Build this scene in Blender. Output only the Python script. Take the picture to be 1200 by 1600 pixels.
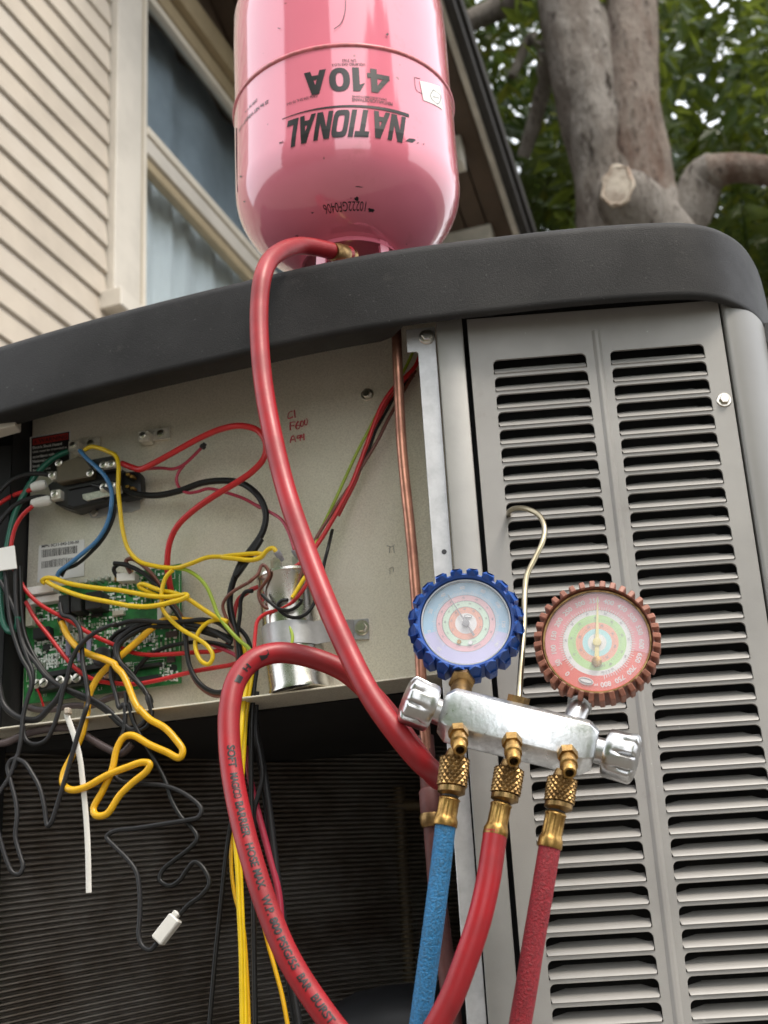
import bpy, bmesh, math, random
from mathutils import Vector, Matrix, noise
random.seed(7)
PI = math.pi
V = Vector
scn = bpy.context.scene
for o in list(bpy.data.objects): bpy.data.objects.remove(o, do_unlink=True)
COL = scn.collection

# ------------------------------------------------------------------ camera
FPX = 2170.0                      # focal length in photograph pixels (1200 x 1600)
ZC = 0.35                         # camera height, crouching
_u = V((-340, 5865, FPX)).normalized()
_x = V((1, (-_u.x + 0.045 * _u.z) / _u.y, -0.045)).normalized()
_X = V((_x.x, _x.y, -_x.z)); _Z = V((_u.x, _u.y, -_u.z)); _Y = _Z.cross(_X)
M3 = Matrix((_X, _Y, _Z))
CAM = V((0, 0, ZC))
cd = bpy.data.cameras.new('camera'); cam = bpy.data.objects.new('camera', cd); COL.objects.link(cam)
cd.sensor_fit = 'VERTICAL'; cd.sensor_height = 36; cd.lens = FPX / 1600 * 36
cd.clip_start = 0.01; cd.clip_end = 500
cd.dof.use_dof = True; cd.dof.focus_distance = 1.19; cd.dof.aperture_fstop = 10.5
m4 = M3.to_4x4(); m4.translation = CAM; cam.matrix_world = m4
scn.camera = cam

# ------------------------------------------------------------------ world, sun, exposure
SUN_EL, SUN_AZ = 58, 140          # azimuth measured clockwise from +Y, sun behind the camera
w = bpy.data.worlds.new('World'); scn.world = w; w.use_nodes = True
nt = w.node_tree; bg = nt.nodes['Background']
sky = nt.nodes.new('ShaderNodeTexSky'); sky.sky_type = 'NISHITA'; sky.sun_disc = False
sky.sun_elevation = math.radians(SUN_EL); sky.sun_rotation = math.radians(SUN_AZ)
sky.air_density = 1.0; sky.dust_density = 5.0; sky.ozone_density = 0.6
# thin bright cloud over the whole sky: the clear-sky colour is veiled evenly
veil = nt.nodes.new('ShaderNodeMix'); veil.data_type = 'RGBA'; veil.inputs['Factor'].default_value = 0.72; veil.inputs['B'].default_value = (10.5, 10.7, 11.0, 1)
nt.links.new(sky.outputs[0], veil.inputs['A']); nt.links.new(veil.outputs['Result'], bg.inputs[0]); bg.inputs[1].default_value = 0.15
sd = bpy.data.lights.new('sun', 'SUN'); sun = bpy.data.objects.new('sun', sd); COL.objects.link(sun)
sd.energy = 1.5; sd.angle = math.radians(18); sd.color = (1, 0.93, 0.82)
_a, _e = math.radians(SUN_AZ), math.radians(SUN_EL)
sun.rotation_euler = V((math.sin(_a) * math.cos(_e), math.cos(_a) * math.cos(_e), math.sin(_e))).to_track_quat('Z', 'Y').to_euler()
scn.view_settings.view_transform = 'Standard'; scn.view_settings.look = 'None'
scn.view_settings.gamma = 1; scn.view_settings.use_curve_mapping = False
scn.view_settings.exposure = 0.78

# ------------------------------------------------------------------ geometry helpers
def ray(px, py): return M3 @ V((px - 600, 800 - py, -FPX))
def atY(px, py, y):
    d = ray(px, py); return CAM + d * (y / d.y)
def atZ(px, py, z):
    d = ray(px, py); return CAM + d * ((z - ZC) / d.z)
def hitplane(px, py, o, n):
    d = ray(px, py); return CAM + d * ((o - CAM).dot(n) / d.dot(n))

ORG = {}
def empty(name, loc, parent=None):
    o = bpy.data.objects.new(name, None); COL.objects.link(o)
    o.empty_display_size = 0.02
    p = V(loc)
    if parent: o.parent = parent; o.location = p - ORG[parent.name]
    else: o.location = p
    ORG[o.name] = p
    return o
def tag(o, label=None, cat=None, group=None, kind=None):
    if label: o['label'] = label
    if cat: o['category'] = cat
    if group: o['group'] = group
    if kind: o['kind'] = kind
    return o
def link(name, me, parent=None, org=None):
    o = bpy.data.objects.new(name, me); COL.objects.link(o)
    if parent:
        o.parent = parent; ORG[o.name] = ORG[parent.name]
    else:
        o.location = org; ORG[o.name] = V(org)
    return o
def mesh(name, vf, mats, parent=None, smooth=None, idx=None):
    """vf: (verts in world space, faces); one mesh object."""
    vs, fs = vf
    if parent: org = ORG[parent.name]
    else:
        org = V((sum(v[0] for v in vs) / len(vs), sum(v[1] for v in vs) / len(vs), min(v[2] for v in vs)))
    me = bpy.data.meshes.new(name)
    me.from_pydata([(v[0] - org.x, v[1] - org.y, v[2] - org.z) for v in vs], [], fs)
    for m in (mats if isinstance(mats, (list, tuple)) else [mats]): me.materials.append(m)
    if idx: me.polygons.foreach_set('material_index', idx)
    me.update()
    if smooth:
        me.polygons.foreach_set('use_smooth', [True] * len(me.polygons))
        me.set_sharp_from_angle(angle=math.radians(smooth))
    return link(name, me, parent, org)
class G:
    """geometry collector: several shells that make one piece"""
    def __init__(s): s.v = []; s.f = []; s.m = []
    def add(s, vf, mi=0):
        k = len(s.v); s.v += [V(v) for v in vf[0]]; s.f += [tuple(i + k for i in f) for f in vf[1]]; s.m += [mi] * len(vf[1]); return s
    @property
    def vf(s): return (s.v, s.f)
    def build(s, name, mats, parent=None, smooth=None): return mesh(name, s.vf, mats, parent, smooth, s.m)

def frame_of(n, up=V((0, 0, 1))):
    n = n.normalized(); x = up.cross(n)
    if x.length < 1e-4: x = V((1, 0, 0)).cross(n)
    x.normalize(); return x, n.cross(x), n       # right, up, normal
def box(c, hx, hy, hz, ax=None):
    X, Y, Z = ax or (V((1, 0, 0)), V((0, 1, 0)), V((0, 0, 1)))
    c = V(c); vs = [c + X * hx * a + Y * hy * b + Z * hz * d for d in (-1, 1) for b in (-1, 1) for a in (-1, 1)]
    return vs, [(0, 2, 3, 1), (4, 5, 7, 6), (0, 1, 5, 4), (2, 6, 7, 3), (0, 4, 6, 2), (1, 3, 7, 5)]
def aabb(x0, x1, y0, y1, z0, z1): return box(((x0 + x1) / 2, (y0 + y1) / 2, (z0 + z1) / 2), (x1 - x0) / 2, (y1 - y0) / 2, (z1 - z0) / 2)
def bevel(vf, w, seg=1, ang=30):
    bm = bmesh.new(); vs = [bm.verts.new(v) for v in vf[0]]
    for f in vf[1]:
        try: bm.faces.new([vs[i] for i in f])
        except ValueError: pass
    bm.normal_update(); bmesh.ops.recalc_face_normals(bm, faces=bm.faces)
    es = [e for e in bm.edges if len(e.link_faces) == 2 and e.calc_face_angle(0) > math.radians(ang)]
    bmesh.ops.bevel(bm, geom=es, offset=w, segments=seg, affect='EDGES', profile=0.5, clamp_overlap=True)
    bm.verts.index_update(); r = ([v.co.copy() for v in bm.verts], [tuple(v.index for v in f.verts) for f in bm.faces]); bm.free(); return r
def prism(top, down):
    """top: list of world points; down: offset vector to the bottom face"""
    n = len(top); vs = [V(p) for p in top] + [V(p) + down for p in top]
    return vs, [tuple(range(n)), tuple(range(2 * n - 1, n - 1, -1))] + [(i, i + n, (i + 1) % n + n, (i + 1) % n) for i in range(n)]
def lathe(prof, o, axis, n=32, up=V((0, 0, 1)), cap=True):
    """prof: [(distance along axis, radius)]"""
    X, Y, Z = frame_of(axis, up); vs = []; fs = []
    for d, r in prof:
        for i in range(n):
            a = 2 * PI * i / n; vs.append(o + Z * d + (X * math.cos(a) + Y * math.sin(a)) * r)
    for j in range(len(prof) - 1):
        for i in range(n):
            k = (i + 1) % n; fs.append((j * n + i, j * n + k, (j + 1) * n + k, (j + 1) * n + i))
    if cap:
        fs.append(tuple(range(n - 1, -1, -1))); fs.append(tuple(range((len(prof) - 1) * n, len(prof) * n)))
    return vs, fs
def cyl(a, b, r, n=16, r2=None): 
    a = V(a); b = V(b); return lathe([(0, r), ((b - a).length, r if r2 is None else r2)], a, b - a, n)
def spline(pts, step=6):
    """centripetal Catmull-Rom through the points (Vectors of any size)"""
    P = [V(p) for p in pts]
    P = [P[0] * 2 - P[1]] + P + [P[-1] * 2 - P[-2]]; out = []
    for i in range(1, len(P) - 2):
        p0, p1, p2, p3 = P[i - 1:i + 3]
        t0 = 0; t1 = t0 + max((p1 - p0).length, 1e-6) ** .5; t2 = t1 + max((p2 - p1).length, 1e-6) ** .5; t3 = t2 + max((p3 - p2).length, 1e-6) ** .5
        for k in range(step):
            t = t1 + (t2 - t1) * k / step
            a1 = p0 * ((t1 - t) / (t1 - t0)) + p1 * ((t - t0) / (t1 - t0)); a2 = p1 * ((t2 - t) / (t2 - t1)) + p2 * ((t - t1) / (t2 - t1)); a3 = p2 * ((t3 - t) / (t3 - t2)) + p3 * ((t - t2) / (t3 - t2))
            b1 = a1 * ((t2 - t) / (t2 - t0)) + a2 * ((t - t0) / (t2 - t0)); b2 = a2 * ((t3 - t) / (t3 - t1)) + a3 * ((t - t1) / (t3 - t1))
            out.append(b1 * ((t2 - t) / (t2 - t1)) + b2 * ((t - t1) / (t2 - t1)))
    out.append(P[-2].copy()); return out
def tube(path, r, n=10, flat=1.0, rfun=None, side=None):
    L = len(path); T = []
    for i in range(L):
        d = path[min(i + 1, L - 1)] - path[max(i - 1, 0)]; T.append(d.normalized() if d.length > 1e-9 else V((0, 0, 1)))
    x = side - T[0] * side.dot(T[0]) if side else T[0].orthogonal()
    vs = []; fs = []
    for i in range(L):
        x = x - T[i] * x.dot(T[i])
        x = x.normalized() if x.length > 1e-6 else T[i].orthogonal().normalized()
        y = T[i].cross(x); rr = rfun(i / (L - 1)) if rfun else r
        for k in range(n):
            a = 2 * PI * k / n; vs.append(path[i] + x * math.cos(a) * rr + y * math.sin(a) * rr * flat)
    for i in range(L - 1):
        for k in range(n):
            j = (k + 1) % n; fs.append((i * n + k, i * n + j, (i + 1) * n + j, (i + 1) * n + k))
    fs.append(tuple(range(n - 1, -1, -1))); fs.append(tuple(range((L - 1) * n, L * n)))
    return vs, fs
def sheet(rows):
    """grid of points -> quads"""
    n = len(rows[0]); vs = [V(p) for r in rows for p in r]
    return vs, [(j * n + i, j * n + i + 1, (j + 1) * n + i + 1, (j + 1) * n + i) for j in range(len(rows) - 1) for i in range(n - 1)]
def plate_with_holes(loops, thick, fn, bev=0.0):
    """2-D outline + holes filled through a curve, mapped by fn(x, y, h)"""
    cu = bpy.data.curves.new('t', 'CURVE'); cu.dimensions = '2D'; cu.fill_mode = 'BOTH'; cu.extrude = thick / 2; cu.bevel_depth = bev; cu.bevel_resolution = 1
    for lp in loops:
        s = cu.splines.new('POLY'); s.points.add(len(lp) - 1); s.use_cyclic_u = True
        for p, q in zip(s.points, lp): p.co = (q[0], q[1], 0, 1)
    o = bpy.data.objects.new('t', cu); me = bpy.data.meshes.new_from_object(o)
    r = ([fn(v.co.x, v.co.y, v.co.z) for v in me.vertices], [tuple(p.vertices) for p in me.polygons])
    bpy.data.objects.remove(o); bpy.data.curves.remove(cu); bpy.data.meshes.remove(me); return r
def text2d(body, bold=0.0, shear=0.0, sub=0):
    """-> verts (x 0..1, y 0..1), faces, aspect"""
    cu = bpy.data.curves.new('t', 'FONT'); cu.body = body; cu.offset = bold; cu.shear = shear; cu.resolution_u = 3
    o = bpy.data.objects.new('t', cu); me = bpy.data.meshes.new_from_object(o)
    bm = bmesh.new(); bm.from_mesh(me); bmesh.ops.remove_doubles(bm, verts=bm.verts, dist=1e-5); bmesh.ops.triangulate(bm, faces=bm.faces)
    for _ in range(sub):
        es = [e for e in bm.edges if e.calc_length() > 0.22]
        if not es: break
        bmesh.ops.subdivide_edges(bm, edges=es, cuts=1); bmesh.ops.triangulate(bm, faces=bm.faces)
    bm.verts.index_update()
    P = [v.co.copy() for v in bm.verts]; F = [tuple(v.index for v in f.verts) for f in bm.faces]; bm.free()
    bpy.data.objects.remove(o); bpy.data.curves.remove(cu); bpy.data.meshes.remove(me)
    x0 = min(p.x for p in P); x1 = max(p.x for p in P); y0 = min(p.y for p in P); y1 = max(p.y for p in P)
    return [((p.x - x0) / (x1 - x0), (p.y - y0) / (y1 - y0)) for p in P], F, (x1 - x0) / (y1 - y0)
def quadmap(tl, tr, br, bl):
    return lambda u, v: (bl * (1 - u) + br * u) * (1 - v) + (tl * (1 - u) + tr * u) * v

# ------------------------------------------------------------------ materials (all procedural)
def pm(name, col, rough=.5, metal=0, var=0, vs=20, col2=None, bump=0, bs=200, speck=None, coat=0, trans=0, rvar=0, detail=4, sheen=0, bd=.002, ior=1.5, spec=.5):
    m = bpy.data.materials.new(name); m.use_nodes = True; n = m.node_tree.nodes; L = m.node_tree.links.new; b = n['Principled BSDF']
    b.inputs['Base Color'].default_value = (*col, 1); b.inputs['Roughness'].default_value = rough; b.inputs['Metallic'].default_value = metal
    b.inputs['Coat Weight'].default_value = coat; b.inputs['IOR'].default_value = ior; b.inputs['Specular IOR Level'].default_value = spec; b.inputs['Coat Roughness'].default_value = .08
    if sheen: b.inputs['Sheen Weight'].default_value = sheen
    if trans: b.inputs['Transmission Weight'].default_value = trans
    tc = n.new('ShaderNodeTexCoord')
    def noi(s, d=detail):
        t = n.new('ShaderNodeTexNoise'); t.inputs['Scale'].default_value = s; t.inputs['Detail'].default_value = d; t.inputs['Roughness'].default_value = .65; L(tc.outputs['Object'], t.inputs['Vector']); return t
    def ramp(src, a, b_):
        r = n.new('ShaderNodeMapRange'); r.inputs['From Min'].default_value = a; r.inputs['From Max'].default_value = b_; L(src, r.inputs['Value']); return r
    last = None
    if var or col2:
        c2 = col2 or tuple(c * (1 - var) for c in col)
        mx = n.new('ShaderNodeMix'); mx.data_type = 'RGBA'; mx.inputs['A'].default_value = (*col, 1); mx.inputs['B'].default_value = (*c2, 1)
        t = noi(vs); r = ramp(t.outputs['Fac'], .38, .66); L(r.outputs[0], mx.inputs['Factor']); last = mx
        if rvar:
            rr = n.new('ShaderNodeMapRange'); rr.inputs['To Min'].default_value = rough - rvar; rr.inputs['To Max'].default_value = rough + rvar
            rr.inputs['From Min'].default_value = .3; rr.inputs['From Max'].default_value = .7; L(t.outputs['Fac'], rr.inputs['Value']); L(rr.outputs[0], b.inputs['Roughness'])
    for sp_ in ([] if not speck else speck if isinstance(speck, list) else [speck]):   # (scale, threshold, colour, softness)
        t = noi(sp_[0], 2 if len(sp_) < 4 else 6); r = ramp(t.outputs['Fac'], sp_[1], sp_[1] + (sp_[3] if len(sp_) > 3 else .03))
        mx = n.new('ShaderNodeMix'); mx.data_type = 'RGBA'; mx.inputs['B'].default_value = (*sp_[2], 1)
        if last: L(last.outputs['Result'], mx.inputs['A'])
        else: mx.inputs['A'].default_value = (*col, 1)
        L(r.outputs[0], mx.inputs['Factor']); last = mx
    if last: L(last.outputs['Result'], b.inputs['Base Color'])
    if bump:
        t = noi(bs); bp = n.new('ShaderNodeBump'); bp.inputs['Strength'].default_value = bump; bp.inputs['Distance'].default_value = bd
        L(t.outputs['Fac'], bp.inputs['Height']); L(bp.outputs[0], b.inputs['Normal'])
    return m

M = {}
M['cover'] = pm('dark textured cover paint', (.025, .0238, .0236), .52, 0, .3, 9, spec=.2, bump=.28, bs=750, speck=[(420, .71, (.10, .097, .093)), (5, .50, (.040, .0375, .035), .3), (28, .62, (.050, .047, .043), .2)], rvar=.08)
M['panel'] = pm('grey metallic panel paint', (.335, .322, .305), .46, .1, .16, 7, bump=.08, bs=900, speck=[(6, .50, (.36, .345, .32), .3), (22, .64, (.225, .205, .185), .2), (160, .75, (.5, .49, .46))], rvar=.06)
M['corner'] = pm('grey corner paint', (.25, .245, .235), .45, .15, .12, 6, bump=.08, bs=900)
M['post'] = pm('grey post paint', (.33, .322, .305), .45, .25, .15, 12, bump=.05, bs=500)
M['galv'] = pm('galvanised steel plate', (.86, .80, .67), .43, .36, 0, 620, col2=(.66, .605, .49), bump=.10, bs=700, rvar=.08, detail=3, speck=[(3.2, .50, (.90, .85, .73), .25), (2.4, .54, (.56, .55, .49), .3), (30, .70, (.50, .45, .36), .12)])  # broad pale patches paint in a mottled sheen; the darker ones are dirt
M['galv2'] = pm('galvanised strip', (.52, .52, .52), .45, .6, .2, 60, bump=.05, bs=300)
M['zinc'] = pm('zinc screw', (.72, .68, .60), .32, 1, .2, 200)
M['steel'] = pm('cast aluminium knob', (.58, .58, .58), .30, 1, .12, 60, bump=.05, bs=300)
M['manifold'] = pm('scuffed aluminium body', (.80, .82, .83), .36, 1, .3, 120, bump=.12, bs=260, speck=(230, .72, (.22, .2, .17)), rvar=.1)
M['chrome'] = pm('capacitor can', (.70, .68, .63), .26, 1, .12, 40, rvar=.06)
M['brass'] = pm('aged brass', (.50, .31, .10), .40, 1, 0, 130, col2=(.24, .135, .045), bump=.1, bs=200, rvar=.08)
M['brassd'] = pm('dark knurled brass', (.36, .235, .10), .42, 1, 0, 120, col2=(.15, .09, .04), rvar=.08)
M['copper'] = pm('copper pipe', (.52, .25, .17), .38, .85, 0, 40, col2=(.30, .14, .10), rvar=.08)
M['redpipe'] = pm('dusty painted pipe', (.115, .034, .030), .6, 0, .4, 40)
M['tank'] = pm('pink tank paint', (.80, .21, .295), .085, 0, .08, 5, coat=1.0, ior=1.6, speck=[(55, .735, (.28, .10, .11)), (13, .60, (.55, .14, .17), .25), (120, .76, (.30, .11, .12))])
M['tankw'] = pm('pink weld seam', (.70, .18, .21), .3, 0, 0, 70, col2=(.42, .13, .13))
M['black'] = pm('black print', (.018, .017, .018), .35, 0, .2, 60)
M['blkplastic'] = pm('black plastic', (.022, .021, .022), .42, 0, .3, 40, bump=.05, bs=200)
M['olive'] = pm('brown bakelite cover', (.105, .085, .055), .4, 0, .2, 60)
M['white'] = pm('white plastic', (.75, .73, .68), .45, 0, .08, 40)
M['cream'] = pm('cream terminal', (.84, .80, .70), .35, .4, .25, 120)
M['paper'] = pm('white label paper', (.78, .77, .74), .6, 0, .05, 30)
M['labelred'] = pm('red label print', (.42, .035, .03), .5)
M['labelgrey'] = pm('pale label print', (.62, .60, .56), .55)
M['pcb'] = pm('green circuit board', (.035, .25, .06), .38, 0, 0, 70, col2=(.012, .10, .03), coat=.2)
M['solder'] = pm('tinned parts', (.70, .68, .62), .35, .8, .3, 300)
M['silk'] = pm('white silkscreen', (.80, .84, .78), .6)
M['resistor'] = pm('lavender resistor', (.36, .36, .52), .4)
M['dark'] = pm('dark interior steel', (.035, .033, .032), .6, .2, .3, 12)
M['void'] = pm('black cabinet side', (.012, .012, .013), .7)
M['coil'] = pm('coil fins', (.30, .275, .25), .5, .4, 0, 9, col2=(.12, .088, .062))  # brown second colour paints in warm reflections on the fins
M['coilfar'] = pm('far coil and guard', (.17, .125, .075), .6, .3, .4, 20)
M['jacket'] = pm('black compressor jacket', (.012, .0125, .015), .5, 0, .3, 20, bump=.1, bs=80)
M['ink'] = pm('red marker ink', (.50, .04, .06), .5)
M['pencil'] = pm('pencil', (.34, .32, .29), .5)
def wirem(n, c, r=.32): M[n] = pm('wire ' + n, c, r, 0, .14, 60, bump=.05, bs=120, spec=.35 if max(c) < .05 else .5)
wirem('yellow', (.80, .54, .010)); wirem('orange', (.80, .44, .012)); wirem('red', (.58, .022, .025)); wirem('crimson', (.42, .035, .07))
wirem('blk', (.010, .0098, .0098), .38); wirem('gray', (.021, .0205, .022), .42); wirem('brown', (.17, .055, .035)); wirem('blue', (.055, .19, .40)); wirem('green', (.012, .12, .075))
wirem('lime', (.34, .46, .035)); wirem('mauve', (.10, .075, .075))
M['hose'] = pm('red rubber hose', (.36, .012, .019), .42, 0, .35, 14, rvar=.10, speck=(60, .68, (.40, .10, .10), .2), bump=.06, bs=300)
M['hose_dark'] = pm('dark red braided hose', (.34, .014, .026), .55, 0, 0, 520, col2=(.19, .014, .022), bump=.7, bs=520, speck=(25, .62, (.17, .03, .035), .25))
M['hose_blue'] = pm('blue braided hose', (.018, .20, .46), .5, 0, 0, 520, col2=(.02, .10, .19), bump=.7, bs=520, speck=(25, .60, (.03, .12, .17), .25))
M['bluerub'] = pm('blue rubber boot', (.018, .085, .36), .42, 0, .2, 40)
M['rustrub'] = pm('faded red rubber boot', (.19, .055, .03), .48, 0, .3, 60)
M['rustpale'] = pm('worn boot tooth', (.33, .125, .08), .5, 0, .3, 80)
M['wirehook'] = pm('zinc wire hook', (.40, .35, .24), .3, 1, .3, 60)
# gauge faces
def flat(n, c, r=.5): M[n] = pm(n, c, r, 0, .06, 60)
flat('g_blue', (.40, .66, .88)); flat('g_lilac', (.62, .60, .88)); flat('g_pink', (.88, .52, .58)); flat('g_mint', (.66, .85, .70)); flat('g_coral', (.86, .42, .32))
flat('g_white', (.82, .82, .84)); flat('g_red', (.80, .14, .11)); flat('g_glare', (.86, .30, .35)); flat('g_lime', (.50, .76, .36)); flat('g_sky', (.45, .76, .82)); flat('g_needle', (.80, .70, .34)); flat('g_grey', (.30, .30, .33))
def lensmat():
    m = bpy.data.materials.new('gauge lens'); m.use_nodes = True; n = m.node_tree.nodes; L = m.node_tree.links.new
    n.remove(n['Principled BSDF']); t = n.new('ShaderNodeBsdfTransparent'); g = n.new('ShaderNodeBsdfGlossy'); g.inputs['Roughness'].default_value = .12
    d = n.new('ShaderNodeBsdfDiffuse'); d.inputs[0].default_value = (.8, .8, .82, 1)
    f = n.new('ShaderNodeFresnel'); f.inputs[0].default_value = 1.5; ge = n.new('ShaderNodeNewGeometry'); iv = n.new('ShaderNodeMath'); iv.operation = 'SUBTRACT'; iv.inputs[0].default_value = 1; L(ge.outputs['Backfacing'], iv.inputs[1]); fm = n.new('ShaderNodeMath'); fm.operation = 'MULTIPLY'; L(f.outputs[0], fm.inputs[0]); L(iv.outputs[0], fm.inputs[1]); a = n.new('ShaderNodeMixShader'); b = n.new('ShaderNodeMixShader')
    b.inputs[0].default_value = .20; L(t.outputs[0], b.inputs[1]); L(d.outputs[0], b.inputs[2])  # white diffuse share paints sky glare over the dial
    L(fm.outputs[0], a.inputs[0]); L(b.outputs[0], a.inputs[1]); L(g.outputs[0], a.inputs[2]); L(a.outputs[0], n['Material Output'].inputs[0]); return m
M['lens'] = lensmat()
def glassmat():
    m = bpy.data.materials.new('window glass'); m.use_nodes = True; n = m.node_tree.nodes; L = m.node_tree.links.new
    n.remove(n['Principled BSDF']); t = n.new('ShaderNodeBsdfTransparent'); t.inputs[0].default_value = (.92, .94, .95, 1); g = n.new('ShaderNodeBsdfGlossy'); g.inputs['Roughness'].default_value = .03
    f = n.new('ShaderNodeFresnel'); f.inputs[0].default_value = 1.32; ge = n.new('ShaderNodeNewGeometry'); iv = n.new('ShaderNodeMath'); iv.operation = 'SUBTRACT'; iv.inputs[0].default_value = 1; L(ge.outputs['Backfacing'], iv.inputs[1]); fm = n.new('ShaderNodeMath'); fm.operation = 'MULTIPLY'; L(f.outputs[0], fm.inputs[0]); L(iv.outputs[0], fm.inputs[1]); a = n.new('ShaderNodeMixShader')
    L(fm.outputs[0], a.inputs[0]); L(t.outputs[0], a.inputs[1]); L(g.outputs[0], a.inputs[2]); L(a.outputs[0], n['Material Output'].inputs[0]); return m
M['glass'] = glassmat()
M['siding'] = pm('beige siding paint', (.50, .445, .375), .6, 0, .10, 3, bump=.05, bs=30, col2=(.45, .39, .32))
M['siding2'] = pm('beige siding paint weathered', (.505, .44, .36), .62, 0, .10, 4, bump=.05, bs=30, col2=(.42, .365, .30), speck=(40, .72, (.30, .25, .19), .1))
M['siding3'] = pm('beige siding paint pale', (.54, .475, .395), .58, 0, .10, 2.5, bump=.05, bs=30, col2=(.475, .415, .34))
M['nail'] = pm('painted nail head', (.34, .28, .22), .6)
M['trim'] = pm('off white trim', (.60, .555, .485), .55, 0, .14, 6)
M['tan'] = pm('tan window frame', (.40, .32, .20), .5, 0, .15, 8)
M['sash'] = pm('pale sash', (.70, .64, .54), .5, 0, .1, 8)
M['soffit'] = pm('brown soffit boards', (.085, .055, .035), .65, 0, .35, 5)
M['fascia'] = pm('weathered white fascia', (.52, .48, .42), .6, 0, .3, 8)
M['roof'] = pm('dark roof edge', (.03, .028, .027), .8, 0, .3, 20)
M['curtain'] = pm('sheer white curtain', (.72, .76, .76), .8, 0, .06, 6)
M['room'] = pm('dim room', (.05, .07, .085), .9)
M['reflection_tone'] = pm('blue grey blind', (.34, .40, .45), .7, 0, .25, 4)
M['bark'] = pm('grey bark', (.36, .33, .295), .85, 0, 0, 6, col2=(.095, .078, .066), bump=1, bs=14, detail=10, bd=.05, speck=(9, .66, (.42, .40, .36)))
M['bark2'] = pm('red brown bark', (.27, .215, .18), .85, 0, 0, 8, col2=(.12, .085, .07), bump=1, bs=14, detail=10, bd=.05, speck=(9, .68, (.36, .32, .28)))
M['cutwood'] = pm('pruned wood', (.52, .46, .38), .8, 0, 0, 14, col2=(.30, .24, .19), bump=.6, bs=40, bd=.01)
M['callus'] = pm('callus bark', (.50, .44, .36), .8, 0, 0, 16, col2=(.26, .18, .13), bump=.8, bs=40, bd=.01)
M['ground'] = pm('bare soil yard', (.13, .115, .095), .85, 0, .25, 3, bump=.4, bs=40)
M['pad'] = pm('concrete pad', (.36, .35, .33), .85, 0, .2, 8, bump=.4, bs=60)
def barkmat(n_, c, c2, c3):
    m = bpy.data.materials.new(n_); m.use_nodes = True; n = m.node_tree.nodes; L = m.node_tree.links.new; b = n['Principled BSDF']; b.inputs['Roughness'].default_value = .85; b.inputs['Specular IOR Level'].default_value = .2
    tc = n.new('ShaderNodeTexCoord'); mp = n.new('ShaderNodeMapping'); mp.inputs['Scale'].default_value = (1, 1, .38); L(tc.outputs['Object'], mp.inputs['Vector'])
    def noi(s_, d): t = n.new('ShaderNodeTexNoise'); t.inputs['Scale'].default_value = s_; t.inputs['Detail'].default_value = d; t.inputs['Roughness'].default_value = .7; L(mp.outputs[0], t.inputs['Vector']); return t.outputs['Fac']
    def rm(v, a, b_): r = n.new('ShaderNodeMapRange'); r.inputs['From Min'].default_value = a; r.inputs['From Max'].default_value = b_; L(v, r.inputs['Value']); return r.outputs[0]
    def mix(f, a, col): x = n.new('ShaderNodeMix'); x.data_type = 'RGBA'; L(f, x.inputs['Factor']); (L(a, x.inputs['A']) if hasattr(a, 'links') else setattr(x.inputs['A'], 'default_value', (*a, 1))); x.inputs['B'].default_value = (*col, 1); return x.outputs['Result']
    big, fine = noi(5, 6), noi(38, 8); o = mix(rm(big, .44, .60), c, c3); o = mix(rm(fine, .54, .66), o, c2)
    mid = noi(14, 10); o = mix(rm(mid, .60, .66), o, tuple(k * .6 for k in c2)); o = mix(rm(mid, .40, .33), o, tuple(min(1, k * 1.35) for k in c))
    L(o, b.inputs['Base Color']); bp = n.new('ShaderNodeBump'); bp.inputs['Strength'].default_value = 1; bp.inputs['Distance'].default_value = .035; ad = n.new('ShaderNodeMath'); ad.operation = 'ADD'; L(fine, ad.inputs[0]); L(mid, ad.inputs[1]); L(ad.outputs[0], bp.inputs['Height']); L(bp.outputs[0], b.inputs['Normal']); return m
M['bark'] = barkmat('grey mottled bark', (.33, .30, .27), (.085, .068, .055), (.20, .17, .145))
M['bark2'] = barkmat('grey brown bark', (.28, .235, .20), (.07, .05, .04), (.17, .115, .09))
def leafmat(n, c, c2, tr):
    m = pm(n, c, .32, 0, 0, 2.2, col2=c2); b = m.node_tree.nodes['Principled BSDF']
    nn = m.node_tree.nodes; L = m.node_tree.links.new; t = nn.new('ShaderNodeBsdfTranslucent'); t.inputs[0].default_value = (*tr, 1)
    a = nn.new('ShaderNodeMixShader'); a.inputs[0].default_value = .3; L(b.outputs[0], a.inputs[1]); L(t.outputs[0], a.inputs[2]); L(a.outputs[0], nn['Material Output'].inputs[0]); M[n] = m
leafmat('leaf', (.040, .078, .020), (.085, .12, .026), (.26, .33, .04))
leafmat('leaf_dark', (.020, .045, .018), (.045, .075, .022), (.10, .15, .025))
leafmat('leaf_yellow', (.11, .13, .02), (.06, .10, .02), (.30, .32, .04))
leafmat('frond', (.05, .085, .03), (.10, .13, .05), (.14, .18, .04))

# ------------------------------------------------------------------ the setting
tag(mesh('ground', ([(-60, -60, 0), (60, -60, 0), (60, 60, 0), (-60, 60, 0)], [(0, 1, 2, 3)]), M['ground']), kind='structure')

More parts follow.
